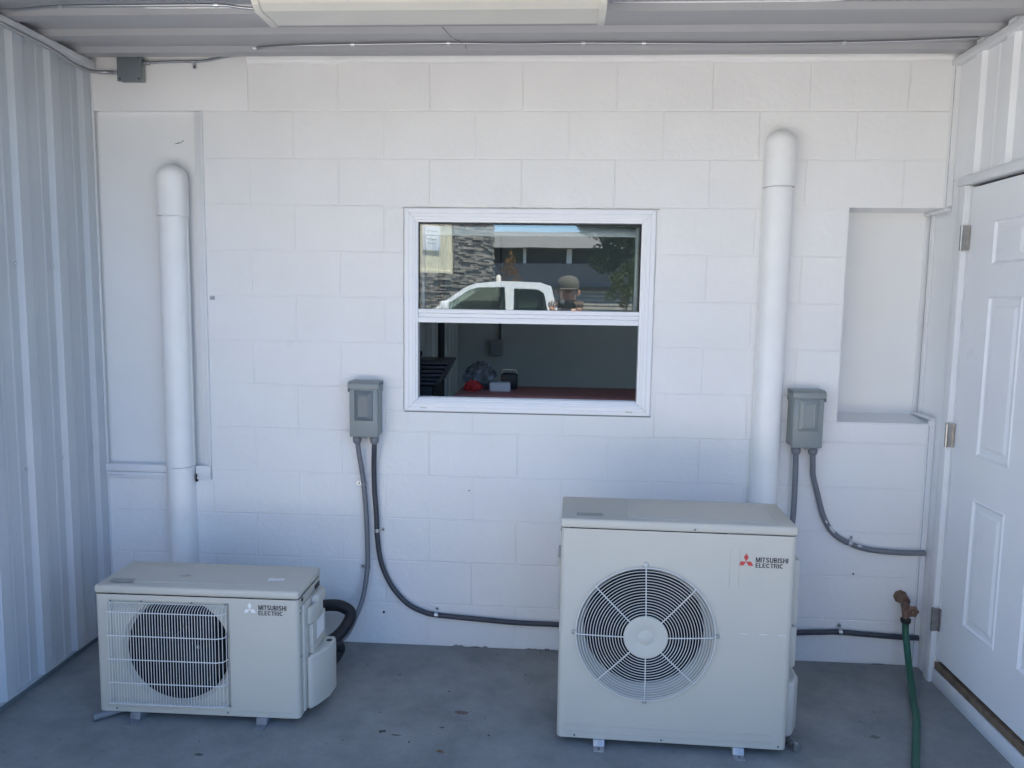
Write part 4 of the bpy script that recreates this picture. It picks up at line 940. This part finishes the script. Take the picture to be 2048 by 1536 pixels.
E_ = [(0,1),(1,2),(2,3),(3,4),(4,5),(5,6),(6,7),(3,8),(8,9),(9,10),(3,11),(11,12),(12,13),(0,14),(14,15),(15,16),(16,17),(0,18),(18,19),(19,20),(20,21)]
R_ = [(.13,.09),(.13,.09),(.19,.12),(.14,.09),.058,.068,.092,.075,.062,.045,.028,.062,.045,.028,.09,.06,.042,.035,.09,.06,.042,.035]
fv, fe, frr = [], [], []
def finger(pts, r):
    o = len(V); 
    for i, p in enumerate(pts): V.append(p); R_.append(r*(1-.12*i))
    for i in range(len(pts)-1): E_.append((o+i, o+i+1))
    return o
for sx, wrist in ((-1, 10), (1, 13)):
    cx_ = V[wrist][0]; pl = len(V); V.append((cx_-sx*.012, .252, 1.530)); R_.append((.030, .016)); E_.append((wrist, pl))
    for k in range(4):
        base = (cx_-sx*(.012+.0)+ (k-1.5)*.021*sx*-1, .262, 1.568)
        up_ = .05-.006*abs(k-1.2)
        o = finger([base, (base[0]-sx*.004, .275, 1.568+up_*.6), (base[0]-sx*.014, .292, 1.568+up_)], .0088); E_.append((pl, o))
    o = finger([(cx_-sx*.035, .262, 1.520), (cx_-sx*.055, .275, 1.532)], .010); E_.append((pl, o))
body = skinned('body', V, E_, R_, 0, per, skin, 1)
# shirt and trousers as sleeves over the body
SV = [(0,0,.84),(0,0,1.12),(0,.01,1.32),(0,.01,1.455),(-.19,.0,1.45),(-.245,.075,1.24),(.19,.0,1.45),(.285,.085,1.26)]
skinned('shirt', SV, [(0,1),(1,2),(2,3),(3,4),(4,5),(3,6),(6,7)], [(.215,.165),(.185,.14),(.205,.135),(.15,.10),.078,.062,.078,.062], 0, per, shirt)
TV = [(0,0,.93),(-.10,0,.86),(-.11,.02,.50),(-.12,-.01,.08),(.10,0,.86),(.11,.02,.50),(.12,-.01,.08)]
skinned('trousers', TV, [(0,1),(1,2),(2,3),(0,4),(4,5),(5,6)], [(.18,.13),.105,.078,.062,.105,.078,.062], 0, per, mat('jeans', (.04, .06, .11), .8))
for s_ in (-.12, .12):
    b = MB(); b.box(s_-.052, s_+.052, -.09, .19, -.049, .055); b.build('shoe', M['rubber'], per, bevel=.025, seg=3)
b = MB(); b.lathe([(.098, 1.725), (.104, 1.76), (.10, 1.80), (.075, 1.835), (.03, 1.85), (0, 1.852)], (0, .022, 0), 'z', 18)
b.add([(-.08, .09, 1.735), (.08, .09, 1.735), (.075, .15, 1.728), (.04, .185, 1.722), (-.04, .185, 1.722), (-.075, .15, 1.728)], [(0,1,2,3,4,5)]); b.build('cap', mat('cap_cloth', (.10, .095, .085), .85), per)
b = MB()
for s_ in (-1, 1): b.lathe([(0, -.012), (.011, -.004), (.012, .006), (0, .014)], (s_*.033, .118, 1.705), 'y', 10); b.tube([(s_*.092,.03,1.715),(s_*.102,.026,1.695),(s_*.094,.03,1.67)], [.012,.016,.010], 8)
b.tube([(0,.115,1.71),(0,.142,1.68),(0,.128,1.668)], [.008,.013,.01], 8); b.tube([(-.022,.120,1.638),(0,.127,1.636),(.022,.120,1.638)], [.004,.007,.004], 6); b.build('face_features', skin, per)
ph = thing('phone', 'dark phone held sideways in both hands of the person', 'phone', (1.452, -3.524, 1.584))
b = MB(); b.box(-.082, .082, -.0045, .0045, -.039, .039); b.build('phone_body', M['rubber'], ph, bevel=.003)
b = MB(); b.box(-.062, -.022, .0046, .0066, .004, .034); b.build('camera_island', M['boxdark'], ph, bevel=.001)

# pickup truck, side-on, facing left
trk = thing('pickup_truck', 'white crew cab pickup parked side-on across the driveway', 'pickup truck', (0, -13, -.07))
wpaint = mat('white_car_paint', (.78, .78, .77), .25, coat=.6)
T = lambda a, z, h: (a, -h, z)
body_p = [(-3.35,.55),(-3.38,.95),(-3.2,1.16),(-1.75,1.30),(-1.5,1.33),(1.35,1.40),(1.42,1.40),(3.0,1.38),(3.05,.60),(2.45,.45),(2.35,.75),(2.1,.92),(1.8,.92),(1.55,.75),(1.45,.45),(-1.9,.45),(-2.0,.75),(-2.25,.92),(-2.55,.92),(-2.8,.75),(-2.9,.48)]
b = MB(); b.prism(body_p, T, 0, 1.95); b.build('body', wpaint, trk, bevel=.03, seg=2)
cab = [(-1.45,1.34),(-.66,1.90),(-.42,2.00),(.10,2.05),(.95,2.035),(1.18,1.96),(1.33,1.42)]
win1 = [(-1.18,1.43),(-.56,1.86),(-.33,1.915),(.21,1.925),(.23,1.43)]
win2 = [(.40,1.43),(.40,1.90),(.92,1.885),(1.04,1.80),(1.12,1.43)]
# cab side built as a plate with the two window openings left open
def plate_with_holes(outer, holes, T_, h0, h1):
    import mathutils.geometry as mg
    loops = [[Vector((a, z, 0)) for a, z in outer]]+[[Vector((a, z, 0)) for a, z in h_] for h_ in holes]
    tri = mg.tessellate_polygon(loops); P = [p for l in loops for p in l]; bb_ = MB()
    bb_.add([T_(p.x, p.y, h0) for p in P], [tuple(t_) for t_ in tri]); bb_.add([T_(p.x, p.y, h1) for p in P], [tuple(t_) for t_ in tri])
    for l in loops:
        n_ = len(l); bb_.add([T_(p.x, p.y, h) for h in (h0, h1) for p in l], [(i, (i+1) % n_, n_+(i+1) % n_, n_+i) for i in range(n_)])
    return bb_
for h0 in (.06, 1.84): plate_with_holes(cab, [win1, win2], T, h0, h0+.05).build('cab_side', wpaint, trk)
for h0 in (.075, 1.865):
    b = MB(); b.prism(win1, T, h0, h0+.01); b.build('side_window', M['carglass'], trk); b = MB(); b.prism(win2, T, h0, h0+.01); b.build('side_window', M['carglass'], trk)
b = MB(); b.add([T(a, z, h) for h in (.11, 1.84) for a, z in cab[1:6]], [(i, i+1, 6+i, 5+i) for i in range(4)]); b.build('roof', wpaint, trk)
b = MB(); b.add([T(cab[0][0], cab[0][1], .11), T(cab[1][0], cab[1][1], .11), T(cab[1][0], cab[1][1], 1.84), T(cab[0][0], cab[0][1], 1.84)], [(0,1,2,3)]); b.build('windscreen', M['carglass'], trk)
b = MB(); b.add([T(cab[5][0], cab[5][1], .11), T(cab[6][0], cab[6][1], .11), T(cab[6][0], cab[6][1], 1.84), T(cab[5][0], cab[5][1], 1.84)], [(0,1,2,3)]); b.build('rear_window', M['carglass'], trk)
b = MB()
for sx in (-.2, .8):
    for hh in (.5, 1.3): b.prism([(sx, 1.3), (sx+.12, 1.3), (sx+.22, 1.72), (sx+.12, 1.74)], T, hh, hh+.4)
b.build('seats', M['rubber'], trk, bevel=.02)
for cx_ in (-2.4, 1.95):
    for hh in (.0, 1.70):
        b = MB(); b.lathe([(.20, .0), (.38, .0), (.41, .04), (.41, .22), (.38, .25), (.2, .25)], (cx_, -hh-.25, .41), 'y', 28); o = b.build('wheel', M['rubber'], trk)
        q = MB(); q.lathe([(0, .0), (.20, .01), (.235, .03), (.235, .22)], (cx_, -hh-.24, .41), 'y', 20); r_ = q.build('rim', M['galv']); r_.parent = o
for x in (-1.28, .315, 1.22): 
    b = MB(); b.box(x-.006, x+.006, .0005, .004, .55, 1.36); b.build('door_seam', M['rubber'], trk)
for x in (.05, .98): 
    b = MB(); b.box(x-.09, x+.09, .0, .03, 1.17, 1.205); b.build('door_handle', M['rubber'], trk, bevel=.006)
b = MB(); b.box(-1.12, -.95, .05, .24, 1.42, 1.62); b.build('mirror', wpaint, trk, bevel=.03)
b = MB(); b.box(-3.40, -3.30, -.45, -.05, .95, 1.12); b.build('headlight', M['lens'], trk, bevel=.02)
b = MB(); b.box(-3.46, -3.33, -1.95, 0, .55, .78); b.box(3.02, 3.14, -1.95, 0, .55, .76); b.build('bumper', M['galv'], trk, bevel=.03)

# stone-veneered building corner
A0 = Vector((-3.9, -11.9, 0)); A1 = Vector((-.52, -18.0, 0)); dv = (A1-A0).normalized(); Lw = (A1-A0).length; nv = Vector((-dv.y, dv.x, 0))
if nv.y < 0: nv = -nv
sb = thing('stone_building', 'beige building corner clad in ledger stone, far side of the lot', 'building', (A0.x, A0.y, 0)); sb.rotation_euler.z = math.atan2(dv.y, dv.x)
ny = 1 if Vector((-dv.y, dv.x, 0)).dot(nv) > 0 else -1      # local +y or -y faces us
stone = mat('ledger_stone', (.30, .27, .235), .85, vary=.45, vscale=5, bump=.5, bscale=30)
beige = mat('beige_stucco', (.60, .56, .42), .85, vary=.05, vscale=3, bump=.2, bscale=50)
b = MB(); b.box(-1, Lw, *sorted((0, -ny*6)), 0, 6.2); b.build('wall', beige, sb)
b = MB(); b.box(-1, Lw+.02, *sorted((.05*ny, -ny*6.2)), 6.2, 6.5); b.build('parapet', M['trim'], sb)
rs = random.Random(11); b = MB(); z = 0
PX0, PX1, PZ = 0, 5.15, 2.22
while z < 6.1:
    h_ = rs.choice([.03, .04, .05, .065]); x = -1+rs.uniform(0, .3)
    while x < Lw:
        l_ = rs.uniform(.14, .45); x1 = min(Lw+.03, x+l_)
        xa = max(x, PX1) if z > PZ-.02 else x
        if x1-xa > .03: b.box(xa, x1-.008, *sorted((ny*.001, ny*rs.uniform(.02, .10))), z, z+h_-.008)
        x += l_
    z += h_
o = b.build('stone_veneer', stone, sb, recalc=False); o['kind'] = 'stuff'
b = MB(); b.rings((-.9, PX1-.05, PZ, 6.0), [(0, .0), (0, .06), (.06, .06), (.07, .02), (.08, .02)], lambda a, z_, h: (a, ny*h, z_)); b.build('stucco_panel', beige, sb)
sg = thing('wall_sign', 'pale square sign with faint lines on the beige building', 'sign', (A0.x, A0.y, 0)); sg.rotation_euler.z = sb.rotation_euler.z
b = MB(); b.box(3.95, 4.62, *sorted((ny*.021, ny*.07)), 2.74, 3.35); b.build('sign_board', M['paperwhite'], sg, bevel=.01)
for k in range(4):
    b = MB(); b.box(4.06, 4.5-.08*(k % 2), *sorted((ny*.0705, ny*.072)), 3.22-.1*k, 3.24-.1*k); b.build('sign_line', M['labelgrey'], sg)
tag(MB().tube([(-.06, -14.6, -.07), (-.06, -14.6, 2.12), (-.06, -14.6, 2.16)], [.06, .06, .03], 12).build('bollard', M['apron']), 'tall white post standing beyond the pickup cab', 'post')
# grey far building
gb = thing('grey_building', 'long low grey building with a band of windows beyond the lot', 'building', (4, -34, 0))
gsid = mat('grey_siding', (.20, .19, .185), .8, vary=.05, vscale=2)
b = MB(); b.box(-11, 14, -6, 0, 0, 3.30); b.build('wall', gsid, gb)
b = MB(); b.prism([(.7, 3.98), (-3, 5.0), (-6.5, 3.98)], lambda a, z_, h: (h, a, z_), -11.5, 14.5); b.build('roof', mat('grey_shingle', (.17, .165, .16), .9, vary=.2, vscale=4), gb)
b = MB(); b.box(-11, 14, -5.9, -.3, 3.301, 3.978); b.build('clerestory', M['rubber'], gb)
for k in range(12):
    x = -10.6+k*2.05; 
    b = MB(); b.box(x, x+.14+.1*(k % 3), -.29, .02, 3.302, 3.975); b.build('window_post', M['trim'], gb)
b = MB(); b.box(-11, 14, .0, .3, 2.12, 2.22); b.build('ledge', M['rubber'], gb)
b = MB()
for k in range(10): b.box(-11, 14, .01, .035, .2+.19*k, .2+.19*k+.14)
o = b.build('siding_board', mat('pale_siding', (.36, .34, .30), .8), gb)
# trees
leafm = mat('evergreen_leaf', (.035, .06, .035), .7, vary=.5, vscale=1.5)
orm = mat('autumn_leaf', (.34, .17, .06), .7, vary=.4, vscale=3)
olm = mat('olive_leaf', (.10, .12, .05), .7, vary=.4, vscale=3)
bark = mat('bark', (.16, .12, .09), .9, vary=.3, vscale=10, bump=.6, bscale=20)
def tree(label, loc, h0, rad, hgt, n, m, leaf, seed, trunk=.12):
    t = thing('tree', label, 'tree', loc, 0, 'trees beyond the car park'); r_ = random.Random(seed)
    b = MB(); b.tube([(0,0,-.1),(.05,.02,h0*.6),(-.04,0,h0+hgt*.35),(.03,0,h0+hgt*.8)], [trunk, trunk*.8, trunk*.5, trunk*.12], 8)
    clumps = []
    for k in range(22):
        a = r_.uniform(0, 2*PI); q = r_.uniform(.0, 1)**.6; zz = r_.uniform(0, 1); rr_ = rad*q*(1-.45*zz**2)
        c = Vector((rr_*math.cos(a), rr_*math.sin(a), h0+hgt*zz)); clumps.append((c, rad*r_.uniform(.25, .48)))
        if k < 8: b.tube([(0, 0, h0*.8+hgt*.3*zz), c*.6+Vector((0, 0, h0*.2)), c], [trunk*.35, trunk*.2, trunk*.05], 5)
    b.build('trunk', bark, t)
    f = MB(); V = []; F = []
    for i in range(n):
        c, cr = clumps[r_.randrange(len(clumps))]
        d = Vector((r_.gauss(0, 1), r_.gauss(0, 1), r_.gauss(0, .8))); d.normalize(); p = c+d*cr*r_.uniform(.5, 1.05)
        u = Vector((r_.gauss(0, 1), r_.gauss(0, 1), r_.gauss(0, 1))).normalized(); v = u.orthogonal().normalized(); s_ = leaf*r_.uniform(.6, 1.3)
        o = len(V); V += [p-u*s_, p+v*s_*.5, p+u*s_, p-v*s_*.5]; F.append((o, o+1, o+2, o+3))
    me = bpy.data.meshes.new('crown'); me.from_pydata([tuple(v) for v in V], [], F); link('crown', me, m, t)
    return t
tree('large dark evergreen tree, widest crown, right of the grey building', (3.9, -23.5, 0), 2.1, 1.75, 3.8, 16000, leafm, .09, 1, .16)
tree('thin young tree with sparse olive leaves under the dark evergreen', (3.45, -21.5, 0), 1.2, .55, 1.6, 1500, olm, .06, 2, .04)
tree('small tree with orange autumn leaves before the grey building', (-.28, -22, 0), 1.5, .34, 1.55, 420, orm, .045, 3, .025)
tree('tall dark evergreen tree farthest to the right', (9.0, -27, 0), 1.5, 2.4, 5.5, 9000, leafm, .12, 4, .2)
# kerb and hedge strip on the far side
b = MB(); b.box(-20, 30, -20.3, -20.1, -.07, .07); struct(b.build('kerb', M['apron']))
b = MB(); b.box(-20, 30, -31, -20.3, -.069, .02); struct(b.build('dry_lawn', mat('dry_lawn', (.22, .19, .11), .9, vary=.3, vscale=1.5)))
for i, (x0, x1) in enumerate([(1.9, 4.2), (4.6, 7.5)]):
    t = thing('rail_fence', ['low weathered rail fence, left run', 'low weathered rail fence, right run'][i]+' before the grey building', 'fence', (x0, -26, 0), 0, 'low rail fences')
    for k in range(4):
        b = MB(); b.box((x1-x0)*k/3-.05, (x1-x0)*k/3+.05, -.05, .05, 0, 1.25); b.build('post', M['apron'], t)
    for z_ in (.5, .8, 1.1):
        b = MB(); b.box(.051, x1-x0-.051, -.02, .02, z_, z_+.12); b.build('rail', M['apron'], t)
